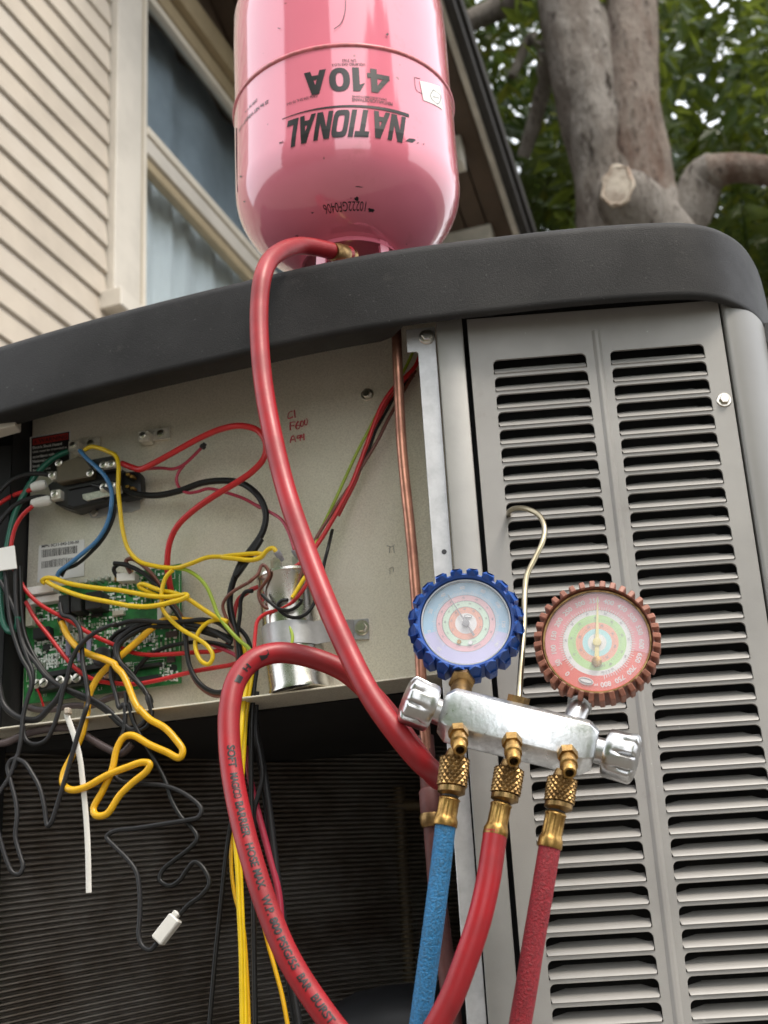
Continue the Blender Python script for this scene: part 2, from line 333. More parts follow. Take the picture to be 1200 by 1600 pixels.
# ------------------------------------------------------------------ house behind on the left
WS = V((659.6, 2342.1, 0)).normalized(); WN = V((WS.y, -WS.x, 0)); W0 = atY(165, 225, 3.3)
def wall(px, py, off=0): return hitplane(px, py, W0 + WN * off, WN)
def wp(s, z, off=0): q = W0 + WS * s + WN * off; return V((q.x, q.y, z))
house = tag(empty('house', wp(0, 0)), 'beige lap-sided house with a tall window and brown soffit behind the unit', 'house')
def wbox(s0, s1, z0, z1, o0, o1): return box(wp((s0 + s1) / 2, (z0 + z1) / 2, (o0 + o1) / 2), (s1 - s0) / 2, (o1 - o0) / 2, (z1 - z0) / 2, (WS, WN, V((0, 0, 1))))
EXPO = .0832
for i in range(33):                                    # clapboards, each a board of its own
    z0 = 3.157 + EXPO * (8 - i)
    if z0 < 0.2: break
    rnd = random.uniform(-.0012, .0012); lip = .015 + random.uniform(-.001, .001)
    a, b = -1.5, -.002 + (0 if z0 > 2.2 else 3.4)
    prof = [(.000, z0 + EXPO + .012), (.004, z0 + EXPO + .012), (lip, z0 + .004), (lip - .003, z0 + rnd), (.001, z0 + rnd)]
    n_ = len(prof); nb = 6
    vs = [wp(a + (b - a) * k / nb, z + .0011 * math.sin(k * 2.1 + i), o) for k in range(nb + 1) for o, z in prof]
    fs = [(k * n_ + j, k * n_ + (j + 1) % n_, (k + 1) * n_ + (j + 1) % n_, (k + 1) * n_ + j) for k in range(nb) for j in range(n_)]
    fs += [tuple(range(n_ - 1, -1, -1)), tuple(range(nb * n_, nb * n_ + n_))]
    bd_ = mesh('siding_board', (vs, fs), M[random.choice(('siding', 'siding2', 'siding3'))], house)
    if 2.0 < z0 < 3.4:
        for s_ in (-.06, -.34):
            s2 = s_ + random.uniform(-.02, .02); mesh('nail_head', lathe([(0, .0035), (.0012, .003)], wp(s2, z0 + .022, lip - .0035), WN, 8), M['nail'], bd_)
mesh('wall', wbox(-1.6, 0.02, .1, 5.2, -.15, -.002), M['siding'], house)
mesh('wall', wbox(.02, 6.0, .1, 2.2, -.15, -.002), M['siding'], house)
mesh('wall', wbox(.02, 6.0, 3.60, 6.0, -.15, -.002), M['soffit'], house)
mesh('wall', wbox(2.6, 6.0, 2.2, 3.6, -.15, -.002), M['siding'], house)
mesh('casing', bevel(wbox(.003, .150, 2.265, 3.60, .0, .034), .003), M['trim'], house)
mesh('casing', bevel(wbox(.152, 2.7, 3.565, 3.66, .0, .034), .003), M['tan'], house)
win = mesh('window', bevel(wbox(.152, .190, 2.20, 3.562, -.03, .016), .002), M['tan'], house)
mesh('frame', bevel(wbox(.192, .232, 2.20, 3.560, -.035, .006), .002), M['sash'], win)
mesh('frame', bevel(wbox(.234, 2.5, 3.500, 3.56, -.035, .004), .002), M['tan'], win)
mesh('frame', bevel(wbox(.234, 2.5, 3.470, 3.498, -.035, -.004), .002), M['sash'], win)
mesh('meeting_rail', bevel(wbox(.234, 2.5, 2.935, 2.965, -.035, .010), .003), M['sash'], win)
mesh('meeting_rail', bevel(wbox(.234, 2.5, 2.875, 2.933, -.035, .002), .003), M['trim'], win)
mesh('meeting_rail', bevel(wbox(.234, 2.5, 2.835, 2.873, -.040, -.008), .003), M['tan'], win)
mesh('pane', wbox(.234, 2.5, 2.966, 3.469, -.026, -.022), M['glass'], win)
mesh('pane', wbox(.234, 2.5, 2.21, 2.834, -.034, -.030), M['glass'], win)
mesh('sill', bevel(wbox(-.03, 2.6, 2.200, 2.258, -.02, .075), .004), M['trim'], house)
# behind the panes
rows = []
for j in range(2):
    rows.append([wp(.2 + 2.4 * k / 160, 2.2 + .76 * j, -.10 + .011 * math.sin(k * .62 + .8 * math.sin(k * .23)) + .006 * math.sin(k * 1.9)) for k in range(161)])
mesh('curtain', sheet(rows), M['curtain'], win, 80)
rows = [[wp(.2 + 2.4 * k / 100, 2.80 + .86 * j, -.125 + .012 * math.sin(k * .5 + .6 * math.sin(k * .31))) for k in range(101)] for j in range(2)]
mesh('reflection_sheet', sheet(rows), M['reflection_tone'], win, 80)  # folded blue-grey sheet added to imitate the reflection in the upper pane
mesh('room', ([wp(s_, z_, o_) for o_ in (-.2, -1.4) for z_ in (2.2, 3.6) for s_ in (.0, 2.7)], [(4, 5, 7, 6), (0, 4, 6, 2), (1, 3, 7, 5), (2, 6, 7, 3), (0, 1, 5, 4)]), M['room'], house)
# gable overhang with rake board
OFF = .80
ra, rb = wall(698, 21, OFF), wall(811, 365, OFF); sl = (rb.z - ra.z) / ((rb - ra).dot(WS)); sa = (ra - W0).dot(WS)
def rk(s, off, dz=0): return wp(s, ra.z + sl * (s - sa) + dz, off)
def rbox(s0, s1, o0, o1, d0, d1): return ([rk(s, o, d) for d in (d0, d1) for o in (o0, o1) for s in (s0, s1)], [(0, 1, 3, 2), (4, 6, 7, 5), (0, 4, 5, 1), (2, 3, 7, 6), (0, 2, 6, 4), (1, 5, 7, 3)])
roof = mesh('roof', rbox(-.6, 4.6, -.2, OFF + .05, .055, .12), M['roof'], house)
nb = 9
for i in range(nb):                                    # soffit boards run along the rake
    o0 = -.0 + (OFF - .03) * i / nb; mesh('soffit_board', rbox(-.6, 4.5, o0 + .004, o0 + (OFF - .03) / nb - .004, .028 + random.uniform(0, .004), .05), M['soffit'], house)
mesh('rake_board', rbox(-.6, 4.55, OFF - .022, OFF, -.012, .054), M['fascia'], house)
mesh('drip_edge', rbox(-.6, 4.6, OFF + .002, OFF + .035, .0, .054), M['roof'], house)
for s in (sa + .45, sa + .83, sa + 1.35): mesh('lookout', bevel(rbox(s, s + .055, OFF - .42, OFF - .10, -.085, .026), .004), M['fascia'], house)

# ------------------------------------------------------------------ trees
def leaves(n, gen, L0, L1, width=.42):
    """many small bent leaves, two quads each"""
    vs = []; fs = []
    for _ in range(n):
        p = gen()
        if p is None: continue
        d = V((random.gauss(0, 1), random.gauss(0, 1), random.gauss(-.5, .7))).normalized(); s = d.orthogonal().normalized(); s.rotate(Matrix.Rotation(random.uniform(0, 2 * PI), 3, d)); u = d.cross(s)
        L = random.uniform(L0, L1); wv = L * width * .5; k = len(vs)
        vs += [p, p + d * L * .45 + s * wv + u * L * .05, p + d * L, p + d * L * .45 - s * wv + u * L * .05, p + d * L * .5 - u * L * .03]
        fs += [(k, k + 1, k + 4), (k + 1, k + 2, k + 4), (k + 2, k + 3, k + 4), (k + 3, k, k + 4)]
    return vs, fs
def rough_tube(path, rf, n=22, amp=.06, seed=0):
    vs, fs = tube(path, 1, n, rfun=rf, side=V((1, 0, 0)))
    out = []
    for i, v in enumerate(vs):
        c = path[min(i // n, len(path) - 1)]; d = v - c
        f = 1 + amp * (noise.noise(V((v.x * 4, v.y * 4, v.z * 1.6 + seed))) * 1.6 + noise.noise(V((v.x * 13, v.y * 13, v.z * 6 + seed))) * .6 + noise.noise(V((v.x * 34, v.y * 34, v.z * 12 + seed))) * .28)
        out.append(c + d * f)
    return out, fs
TY = 5.0
tree = tag(empty('tree', atZ(960, 352, 3.3) * 0 + V((.9, TY, 0))), 'grey-barked tree with a pale pruned limb scar rising behind the cover', 'tree')
def tp(px, py, y=TY): return atY(px, py, y)
base = tp(985, 420)
p1 = spline([V((.86, TY, 0)), V((.88, TY, 1.6)), tp(990, 400), tp(965, 250), tp(925, 110), tp(890, -20), tp(850, -200)], 22)
g = G(); g.add(rough_tube(p1, lambda t: .235 - .11 * t, 64, .13))
p2 = spline([V((.92, TY - .02, .6)), tp(1010, 400, TY - .06), tp(1000, 260, TY - .08), tp(985, 120, TY - .07), tp(985, -20, TY - .05), tp(1000, -200)], 22)
g.add(rough_tube(p2, lambda t: .155 - .055 * t, 56, .15, 5), 1)
trunk = g.build('trunk', [M['bark'], M['bark2']], tree, 60)
# pruned stub: a short limb towards the camera, with collar and cut face
sc = tp(966, 290, TY - .27); dirn = V((-.42, -.86, .02)).normalized()
def oval(vf): return ([sc + (v - sc) * (.80 + .22 * noise.noise((v - sc) * 26)) + V((0, 0, 1)) * (v - sc).z * .30 for v in vf[0]], vf[1])
st = G(); st.add(rough_tube([sc - dirn * d + V((.55 * d * d, 0, -2.2 * d * d)) for d in (.42, .34, .26, .18, .11, .05, .015, .0)], lambda t: .20 - .130 * t, 40, .16, 3))
ring = oval(lathe([(-.012, .088), (.006, .086), (.011, .076), (.004, .066)], sc, dirn, 24, cap=False))
stub = st.build('pruned_limb', M['bark'], tree, 50); mesh('bark_collar', ring, M['callus'], stub, 50)
mesh('cut_face', oval(lathe([(.0, .072), (.006, .070), (.009, .05), (.008, .0)], sc, dirn, 24, cap=False)), M['cutwood'], stub, 40)
def limb(pts, r0, r1, mat='bark', amp=.08):
    mesh('branch', rough_tube(spline(pts, 7), lambda t: r0 + (r1 - r0) * t, 14, amp, random.random() * 9), M[mat], tree, 60)
limb([tp(1030, 380, 5.05), tp(1075, 330, 5.0), tp(1100, 280, 4.95), tp(1120, 262, 4.9)], .105, .07)
limb([tp(1105, 270, 4.92), tp(1150, 262, 4.9), tp(1230, 268, 4.9), tp(1330, 240, 4.9)], .075, .05, 'bark2')
limb([tp(905, -60, 5.2), tp(860, 60, 5.3), tp(850, 130, 5.4), tp(835, 190, 5.5), tp(818, 245, 5.6)], .05, .03)
limb([tp(690, 60, 5.4), tp(740, 30, 5.4), tp(790, 5, 5.4), tp(860, -60, 5.3)], .055, .06)
limb([tp(800, 120, 5.6), tp(830, 60, 5.6), tp(850, 75, 5.5)], .02, .035)
def crown(x0, x1, y0, y1, z0, z1, thr, sc_, seed):
    def gen():
        for _ in range(30):
            p = V((random.uniform(x0, x1), random.uniform(y0, y1), random.uniform(z0, z1)))
            q = noise.noise(V((p.x * sc_, p.y * sc_ * .6, p.z * sc_ + seed))) + .35 * noise.noise(V((p.x * 4, p.y * 2, p.z * 4 + seed)))
            if q > thr: return p
        return None
    return gen
mesh('crown', leaves(9500, crown(-.2, 4.5, 4.9, 6.6, 3.7, 7.5, .04, 1.6, 1.3), .08, .17), M['leaf'], tree)
mesh('crown', leaves(1500, crown(.2, 3.6, 5.6, 7.0, 3.6, 7.2, .18, 1.7, 11.3), .09, .17), M['leaf_yellow'], tree)
t2 = tag(empty('background_tree', (1.6, 8.6, 0)), 'dense dark leafy tree filling the gap behind the grey trunk', 'tree')
mesh('trunk', rough_tube(spline([V((1.6, 8.6, 0)), V((1.55, 8.6, 2)), V((1.7, 8.6, 4)), V((1.5, 8.6, 6))], 6), lambda t: .16 - .08 * t), M['bark'], t2, 60)
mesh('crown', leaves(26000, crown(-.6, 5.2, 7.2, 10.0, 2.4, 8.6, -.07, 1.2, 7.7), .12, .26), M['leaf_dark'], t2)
t3 = tag(empty('yellow_green_shrub', (2.3, 6.6, 0)), 'yellow-green leafy shrub low behind the right corner of the cover', 'shrub')
mesh('stem', rough_tube(spline([V((2.3, 6.6, 0)), V((2.35, 6.6, 1.2)), V((2.3, 6.6, 2.6))], 6), lambda t: .06 - .03 * t, 10), M['bark'], t3, 60)
mesh('crown', leaves(2600, crown(1.2, 4.2, 6.0, 7.3, 1.6, 4.6, -.1, 1.2, 3.1), .10, .2), M['leaf_yellow'], t3)
def blocker_mass(x0, x1, y, h, seed):  # unseen foliage sheets added behind the camera to shape reflections and block sky light
    rows = []
    for j in range(15):
        rw = []
        for k in range(41):
            x = x0 + (x1 - x0) * k / 40; z = h * j / 14; q = noise.noise(V((x * 1.1, z * 1.1, seed))) * .7 + noise.noise(V((x * 3, z * 3, seed))) * .35
            edge = min(1, 3 * min(k, 40 - k) / 40 + .15); rw.append(V((x, y + (1 - edge) * -1.2 + q * .6, z * (.72 + .28 * edge + .12 * q))))
        rows.append(rw)
    tag(mesh('unseen_blocker', sheet(rows), M['leaf_dark'], None, 30), kind='stuff')
blocker_mass(-10, -.7, -3.6, 8.5, 1.0); blocker_mass(2.6, 11, -3.0, 7.5, 4.0)
def palm(name, base, label, n, seed, L):
    rr = random.Random(seed); t = tag(empty(name, (base.x, base.y, 0)), label, 'palm', 'palms behind the cover')
    mesh('trunk', rough_tube(spline([V((base.x, base.y, 0)), V((base.x + .03, base.y, base.z * .5)), base], 6), lambda q: .09 - .02 * q, 12), M['bark'], t, 60)
    for i in range(n):
        az = 2 * PI * i / n + rr.uniform(-.2, .2); up = rr.uniform(.2, 1.1); d = V((math.cos(az) * math.cos(up), math.sin(az) * math.cos(up), math.sin(up)))
        pts = [base + d * L * q * .95 - V((0, 0, 1)) * (q ** 2) * L * .5 for q in [k / 14 for k in range(15)]]
        g = G(); g.add(tube(pts, .008, 5, rfun=lambda q: .012 - .009 * q))
        for k in range(2, 15):
            tt = (pts[k] - pts[k - 1]).normalized(); sd_ = tt.cross(V((0, 0, 1))).normalized(); bl = L * .42 * math.sin(PI * (k / 15) ** .8) + .05
            for sg in (-1, 1):
                for e in (0, .5):
                    p = pts[k - 1].lerp(pts[k], e); tip = p + (sd_ * sg * .75 + tt * .55 - V((0, 0, .35 + rr.uniform(0, .3)))).normalized() * bl; mid = p.lerp(tip, .4) + V((0, 0, .02)); wv = tt * .014
                    g.add(([p, mid + wv, tip, mid - wv], [(0, 1, 2, 3)]))
        g.build('frond', M['frond'], t)
palm('palm', atY(1180, 470, 6.2), 'palm with arching feathery fronds at the far right above the cover corner', 11, 3, .95)
palm('palm', atY(850, 395, 7.2), 'palm with hanging fronds between the eave and the grey trunk', 13, 5, 1.25)

# ------------------------------------------------------------------ condenser unit
unit = tag(empty('condenser_unit', (-.1, 1.6, .08)), 'grey louvred outdoor condenser unit with dark bowed top cover and open control box', 'air conditioner')
tag(mesh('equipment_pad', bevel(aabb(-.75, .5, 1.05, 2.15, .0, .078), .008), M['pad']), 'concrete pad under the grey condenser unit', 'pad')
OUT = [(-.66, 1.40), (-.56, 1.346), (-.465, 1.306), (-.34, 1.259), (-.172, 1.207), (-.10, 1.188), (-.029, 1.175), (.05, 1.168), (.144, 1.163), (.215, 1.165), (.250, 1.170), (.275, 1.181), (.296, 1.199), (.314, 1.222), (.331, 1.256), (.350, 1.312), (.372, 1.40), (.385, 1.55), (.375, 1.80)]
crv = spline([V((a, b, 0)) for a, b in OUT], 5)
def inset(path, d):
    r = []
    for i, p in enumerate(path):
        t = (path[min(i + 1, len(path) - 1)] - path[max(i - 1, 0)]).normalized(); r.append(p + V((-t.y, t.x, 0)) * (d(p.x) if callable(d) else d))
    return r
def at_z(path, z): return [V((p.x, p.y, z)) for p in path]
flange = lambda x: .0075 + .0265 * min(1, max(0, (-.028 - x) / .02))      # the underside lip is wide only over the open box
ring = [at_z(inset(crv, flange), 1.03), at_z(inset(crv, flange), .9755), at_z(inset(crv, .006), .9735), at_z(inset(crv, .002), .9745), at_z(inset(crv, .0004), .9765), at_z(inset(crv, .0003), .980), at_z(inset(crv, .0004), 1.0), at_z(inset(crv, .0008), 1.030), at_z(inset(crv, .0011), 1.048),
        at_z(inset(crv, .0014), 1.0505), at_z(inset(crv, .003), 1.0550), at_z(inset(crv, .007), 1.0580), at_z(inset(crv, .014), 1.0592), at_z(inset(crv, .030), 1.0597), at_z(inset(crv, .07), 1.0600)]
back = [V((-.1 + (p.x + .1) * .15, 1.62, 1.075)) for p in crv]
mesh('top_cover', sheet(ring + [back]), M['cover'], unit, 40)
mesh('top_plate', ([V((-.66, 1.6, 1.06)), V((.375, 1.6, 1.06)), V((.36, 2.02, 1.06)), V((-.64, 2.02, 1.06)), V((-.66, 1.6, 1.0)), V((.375, 1.6, 1.0)), V((.36, 2.02, 1.0)), V((-.64, 2.02, 1.0))], [(0, 1, 2, 3), (7, 6, 5, 4), (0, 4, 5, 1), (1, 5, 6, 2), (2, 6, 7, 3), (3, 7, 4, 0)]), M['cover'], unit)

# louvre panel with pressed slots, every slat a piece of its own
PY = 1.20; TH = .0022; PITCH = .01822; ZT = .9392; NR = 40
colx = [(.0545, .1432), (.1655, .2545)]
def rr_loop(x0, x1, z0, z1, r):
    lp = [(x0, z0), (x1, z0)]
    for k in range(6): a = PI / 2 * k / 5; lp.append((x1 - r + r * math.cos(a), z1 - r + r * math.sin(a)))
    for k in range(6): a = PI / 2 + PI / 2 * k / 5; lp.append((x0 + r + r * math.cos(a), z1 - r + r * math.sin(a)))
    return lp
loops = [[(.0335, .13), (.2735, .13), (.2735, .9835), (.0335, .9845)]]
for r_ in range(NR):
    for x0, x1 in colx:
        zt = ZT - PITCH * r_; loops.append(rr_loop(x0, x1, zt - PITCH + .0028, zt, .0052))
panel = mesh('louvre_panel', plate_with_holes(loops, TH, lambda x, y, h: V((x, PY - h, y)), .0003), M['panel'], unit)
# returns of the sheet at left and right
mesh('panel_return', aabb(.0335, .0348, PY + .0013, PY + .03, .13, .9835), M['panel'], panel)
mesh('pressed_rib', bevel(([V((x, y, z)) for z in (.14, .962) for x, y in ((.1505, PY - .0012), (.1535, PY - .0040), (.1565, PY - .0040), (.1595, PY - .0012))], [(0, 1, 2, 3), (7, 6, 5, 4), (0, 4, 5, 1), (1, 5, 6, 2), (2, 6, 7, 3), (3, 7, 4, 0)]), .0005), M['panel'], panel)
slat_me = {}
for r_ in range(NR):
    for ci, (x0, x1) in enumerate(colx):
        z0 = ZT - PITCH * (r_ + 1) + .0028
        if ci not in slat_me:
            rows = []
            for (dy, dz, e) in ((-.0012, .0, .0), (-.0026, .0006, .0015), (-.0018, .0022, .0008), (.0014, .0045, .0004), (.0055, .0082, .0008), (.0112, .0117, .0035)):
                rows.append([V((x0 + e + (x1 - x0 - 2 * e) * k / 8, PY + dy, z0 + dz - (.0032 if (k in (0, 8) and dy > .010) else 0))) for k in range(9)])
            rows.append([p + V((0, .0012, -.0012)) for p in rows[-1]]); rows.append([p + V((0, .0035, -.0035)) for p in rows[2]])
            so = mesh('slat', sheet(rows), M['panel'], panel, 50); slat_me[ci] = (so, z0)
        else:
            o0, zz = slat_me[ci]; c = o0.copy(); COL.objects.link(c); c.parent = panel; c.location = (random.uniform(-.0002, .0002), 0, z0 - zz)
def screw(c, n, r, parent, mat='zinc', washer=True, hexa=True):
    g = G()
    if washer: g.add(lathe([(0, r * 1.5), (r * .16, r * 1.5), (r * .3, r * 1.35)], c, n, 20))
    if hexa: g.add(lathe([(r * .2, r), (r * .85, r), (r * 1.0, r * .85)], c, n, 6))
    else:
        g.add(lathe([(0, r), (r * .32, r), (r * .45, r * .8)], c, n, 18)); X_, Y_, Z_ = frame_of(n); g.add(box(c + n.normalized() * r * .45, r * .72, r * .13, r * .03, (((X_ + Y_ * .6).normalized()), ((Y_ - X_ * .6).normalized()), Z_)), 1)
        return g.build('screw', [M[mat], M['black']], parent, 40)
    if hexa: g.add(lathe([(r * .9, r * .62), (r * 1.02, r * .58)], c, n, 16))
    return g.build('screw', M[mat], parent, 40)
NY = V((0, -1, 0))
screw(V((.2655, PY - .0012, .879)), NY, .0048, panel)
screw(V((.262, PY - .0012, .30)), NY, .0048, panel)
# corner panel wrapping to the right
cp = spline([V((.2752, PY + .004, 0)), V((.2768, PY - .0028, 0)), V((.283, PY - .0032, 0)), V((.300, PY + .006, 0)), V((.318, PY + .030, 0)), V((.332, PY + .065, 0)), V((.345, PY + .115, 0)), V((.36, PY + .22, 0)), V((.372, PY + .6, 0))], 5)
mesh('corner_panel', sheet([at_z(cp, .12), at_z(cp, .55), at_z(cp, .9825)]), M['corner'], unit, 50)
mesh('cabinet_back', aabb(-.64, .37, 1.98, 1.99, .12, .98), M['dark'], unit)
mesh('cabinet_side', aabb(-.66, -.65, 1.42, 1.99, .12, .98), M['dark'], unit)
mesh('base_pan', aabb(-.66, .37, 1.26, 1.99, .09, .12), M['dark'], unit)
# inner coil seen through the slots
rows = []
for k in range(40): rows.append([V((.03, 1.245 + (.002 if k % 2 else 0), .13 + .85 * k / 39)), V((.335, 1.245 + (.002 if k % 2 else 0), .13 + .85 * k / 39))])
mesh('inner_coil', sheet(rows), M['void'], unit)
# divider post and strip left of the panel
mesh('post', bevel(prism([V((.0030, 1.196, .9860)), V((.0285, 1.196, .9870)), V((.0285, 1.196, .13)), V((.0030, 1.196, .13))], V((0, .05, 0))), .0022, 2), M['post'], unit, 40)
strip = mesh('bracket_strip', bevel(prism([V((-.0262, 1.2045, .982)), V((.0018, 1.2045, .983)), V((.0018, 1.2045, .13)), V((-.0130, 1.2045, .13)), V((-.0160, 1.2045, .956)), V((-.0175, 1.2045, .9575)), V((-.0262, 1.2045, .9575))], V((0, .0016, 0))), .0004), M['galv2'], unit)
mesh('strip_return', aabb(-.0145, -.0132, 1.2062, 1.27, .13, .94), M['galv2'], unit)
screw(atY(667, 527, 1.2043), NY, .0052, strip)
mesh('hole', lathe([(0, .0024), (.0004, .0022)], atY(694, 862, 1.2043), NY, 12), M['black'], strip)

# control plate (slightly slanted in plan) and helpers that work on its face
K = .235; PO = V((0, 1.302, .651)); PN = V((-K, -1, 0)).normalized(); PX = V((1, -K, 0)).normalized(); PZ = V((0, 0, 1))
def pl(px, py, h=0): return hitplane(px, py, PO + PN * h, PN)
RG = dict(A=(0, 620, .35), B=(0, 840, 340 / 1200), C=(330, 820, 310 / 1200), D=(0, 1080, 1 / 3), E=(180, 860, 220 / 1200), G=(0, 900, .1875), H=(380, 480, 380 / 1200), I=(390, 840, 250 / 1200), J=(300, 980, 440 / 1135), K=(30, 660, .175), P=(0, 0, 1))
def rg(k, x, y): a, b, s = RG[k]; return a + x * s, b + y * s
def R(k, x, y, h=0): return pl(*rg(k, x, y), h)
def pprism(k, pts, h0, h1): return prism([R(k, x, y, h1) for x, y in pts], PN * (h0 - h1))
def pbox(k, x0, y0, x1, y1, h0, h1, sk=-.13):
    """box on the plate, its front face given in zoom coordinates; sk = image slope of its horizontal edges"""
    return pprism(k, [(x0, y0 - sk * 0), (x1, y0 + sk * (x1 - x0)), (x1, y1 + sk * (x1 - x0)), (x0, y1)], h0, h1)
def on_plate(x, z, h=0): q = PO + PX * x + PN * h; return V((q.x, q.y, z))
xa = (pl(42, 900) - PO).dot(PX); xb = .03
plate = mesh('control_plate', bevel(([on_plate(x, z, h) for h in (-.0015, 0) for x, z in ((xa, .6525), (xb, .6525), (xb, 1.045), (xa, 1.045))], [(0, 3, 2, 1), (4, 5, 6, 7), (0, 1, 5, 4), (1, 2, 6, 5), (2, 3, 7, 6), (3, 0, 4, 7)]), .0005), M['galv'], unit)
mesh('plate_flange', bevel(([on_plate(x, z, h) for h in (-.002, .052) for x, z in ((xa - .06, .6505), (xb, .6505), (xb, .6522), (xa - .06, .6522))], [(0, 3, 2, 1), (4, 5, 6, 7), (0, 1, 5, 4), (1, 2, 6, 5), (2, 3, 7, 6), (3, 0, 4, 7)]), .0004), M['galv'], unit)
mesh('box_side', ([on_plate(xa - .002, z, h) for z in (.652, 1.045) for h in (.035, -.25)], [(0, 1, 3, 2)]), M['void'], unit)
mesh('box_floor', ([on_plate(x, .6495, h) for h in (-.003, -.28) for x in (xa - .1, xb)], [(0, 1, 3, 2)]), M['dark'], unit)
mesh('cabinet_post', aabb(-.62, -.478, 1.40, 1.42, .12, .98), M['void'], unit)
mesh('cabinet_bracket', bevel(prism([atY(-20, 655, 1.33), atY(24, 645, 1.33), atY(24, 664, 1.33), atY(-20, 676, 1.33)], V((0, .02, 0))), .001), M['trim'], unit)
mesh('leak_blocker', aabb(-.66, -.30, 1.425, 1.431, .64, 1.05), M['void'], unit)  # black backing sheets added to stop light leaking in left of the plate
mesh('leak_blocker', ([V((-.64, 1.34, .64)), V((-.64, 1.43, .64)), V((-.64, 1.43, 1.05)), V((-.64, 1.34, 1.05))], [(0, 1, 2, 3)]), M['void'], unit)
screw(R('H', 612, 432, 0), PN, .0046, plate)
# marker writing
def stroke(pts, r=.0006, mat='ink'):
    return tube(spline([R('H', x, y, .0005) for x, y in pts], 4), r, 5, .5)
gk = G()
for s in ([(243, 512), (226, 520), (221, 548), (236, 546), (246, 540)], [(252, 507), (256, 545)],
          [(233, 567), (231, 590), (233, 607)], [(233, 568), (256, 566)], [(232, 586), (252, 584)], [(272, 562), (260, 585), (264, 601), (278, 596), (276, 582), (264, 586)], [(286, 562), (282, 580), (290, 590), (298, 574), (290, 561), (286, 563)], [(304, 556), (302, 574), (310, 582), (317, 566), (312, 549)],
          [(232, 669), (240, 640), (248, 635), (258, 664)], [(236, 655), (256, 652)], [(282, 632), (268, 634), (266, 646), (280, 642), (283, 630), (281, 660)], [(290, 628), (287, 642), (300, 641)], [(299, 624), (300, 656)]):
    gk.add(stroke(s, .0009))
gk.build('marker_writing', M['ink'], plate)
gk = G()
for s in ([(708, 1175), (730, 1182), (748, 1172)], [(724, 1182), (722, 1212)], [(740, 1178), (745, 1212)], [(722, 1290), (738, 1282), (742, 1306)], [(724, 1295), (724, 1318)]): gk.add(stroke(s, .0005))
gk.build('pencil_mark', M['pencil'], plate)

# labels on the plate
def flatpanel(k, quad, h, t, name, mat, parent): return mesh(name, prism([R(k, x, y, h + t) for x, y in quad], PN * -t), mat, parent)
def ptext(k, quad, body, h, mat, parent, bold=.0, name='lettering'):
    P, F, a = text2d(body, bold); f = quadmap(*[R(k, x, y, h) for x, y in quad]); return mesh(name, ([f(u, v) for u, v in P], F), mat, parent)
wl = flatpanel('A', [(134, 180), (314, 150), (314, 335), (134, 348)], .0005, .0004, 'warning_label', M['paper'], unit); tag(wl, 'black and white warning label with red header')
flatpanel('A', [(140, 184), (309, 155), (309, 328), (140, 340)], .0010, .0002, 'label_field', M['black'], wl)
flatpanel('A', [(146, 189), (304, 161), (304, 189), (146, 216)], .0013, .0002, 'label_header', M['labelred'], wl)
ptext('A', [(172, 189), (300, 167), (300, 186), (172, 208)], 'WARNING', .0017, M['black'], wl, .03)
ptext('A', [(150, 196), (166, 193), (166, 208), (150, 211)], 'A', .0017, M['black'], wl, .03)
for j, (tx, wd) in enumerate((('Electric Shock Hazard', 130), ('Unit must be grounded in', 152), ('accordance with', 96), ('National and', 78), ('local codes', 74), ('See wiring', 80))):
    y = 222 + j * 20.5; ptext('A', [(146, y), (146 + wd, y - wd * .15), (146 + wd, y + 12 - wd * .15), (146, y + 12)], tx, .0015, M['paper'], wl, .02)
bl_ = flatpanel('A', [(174, 664), (377, 636), (375, 800), (166, 830)], .0005, .0004, 'barcode_label', M['paper'], unit); tag(bl_, 'white barcode label with two rows of bars')
ptext('A', [(186, 662), (352, 641), (352, 654), (186, 675)], 'MPN 0C11-042-230-00', .0011, M['black'], bl_, .02)
g = G(); rb_ = random.Random(4)
for (y0, y1) in ((684, 718), (736, 766)):
    x = 186
    while x < 342:
        wd = rb_.choice((1.2, 1.2, 2.2, 3.2)); dy = -(x - 186) * .13
        g.add(([R('A', x, y0 + dy, .0011), R('A', x + wd, y0 + dy, .0011), R('A', x + wd, y1 + dy, .0011), R('A', x, y1 + dy, .0011)], [(0, 1, 2, 3)])); x += wd + rb_.choice((1.2, 2, 2.8))
g.build('bars', M['black'], bl_)
ptext('A', [(230, 726), (300, 717), (300, 724), (230, 733)], '0230 140 2017', .0011, M['black'], bl_)

# grounding lugs
def lug(cx0, cy0, nm):
    l = mesh('ground_lug', bevel(pbox('A', cx0, cy0, cx0 + 45, cy0 + 48, .001, .016), .0012), M['cream'], unit)
    c = R('A', cx0 + 22, cy0 + 20, .016); screw(c, PN, .0036, l, 'zinc', False, False)
    mesh('lug_tab', bevel(pbox('A', cx0 + 46, cy0 - 8, cx0 + 142, cy0 + 46, .0004, .004), .0006), M['cream'], l)
    mesh('lug_boss', lathe([(0, .0042), (.0015, .0038), (.002, .002)], R('A', cx0 + 102, cy0 + 12, .004), PN, 16), M['zinc'], l, 40)
lug(616, 152, 'a'); lug(303, 196, 'b')

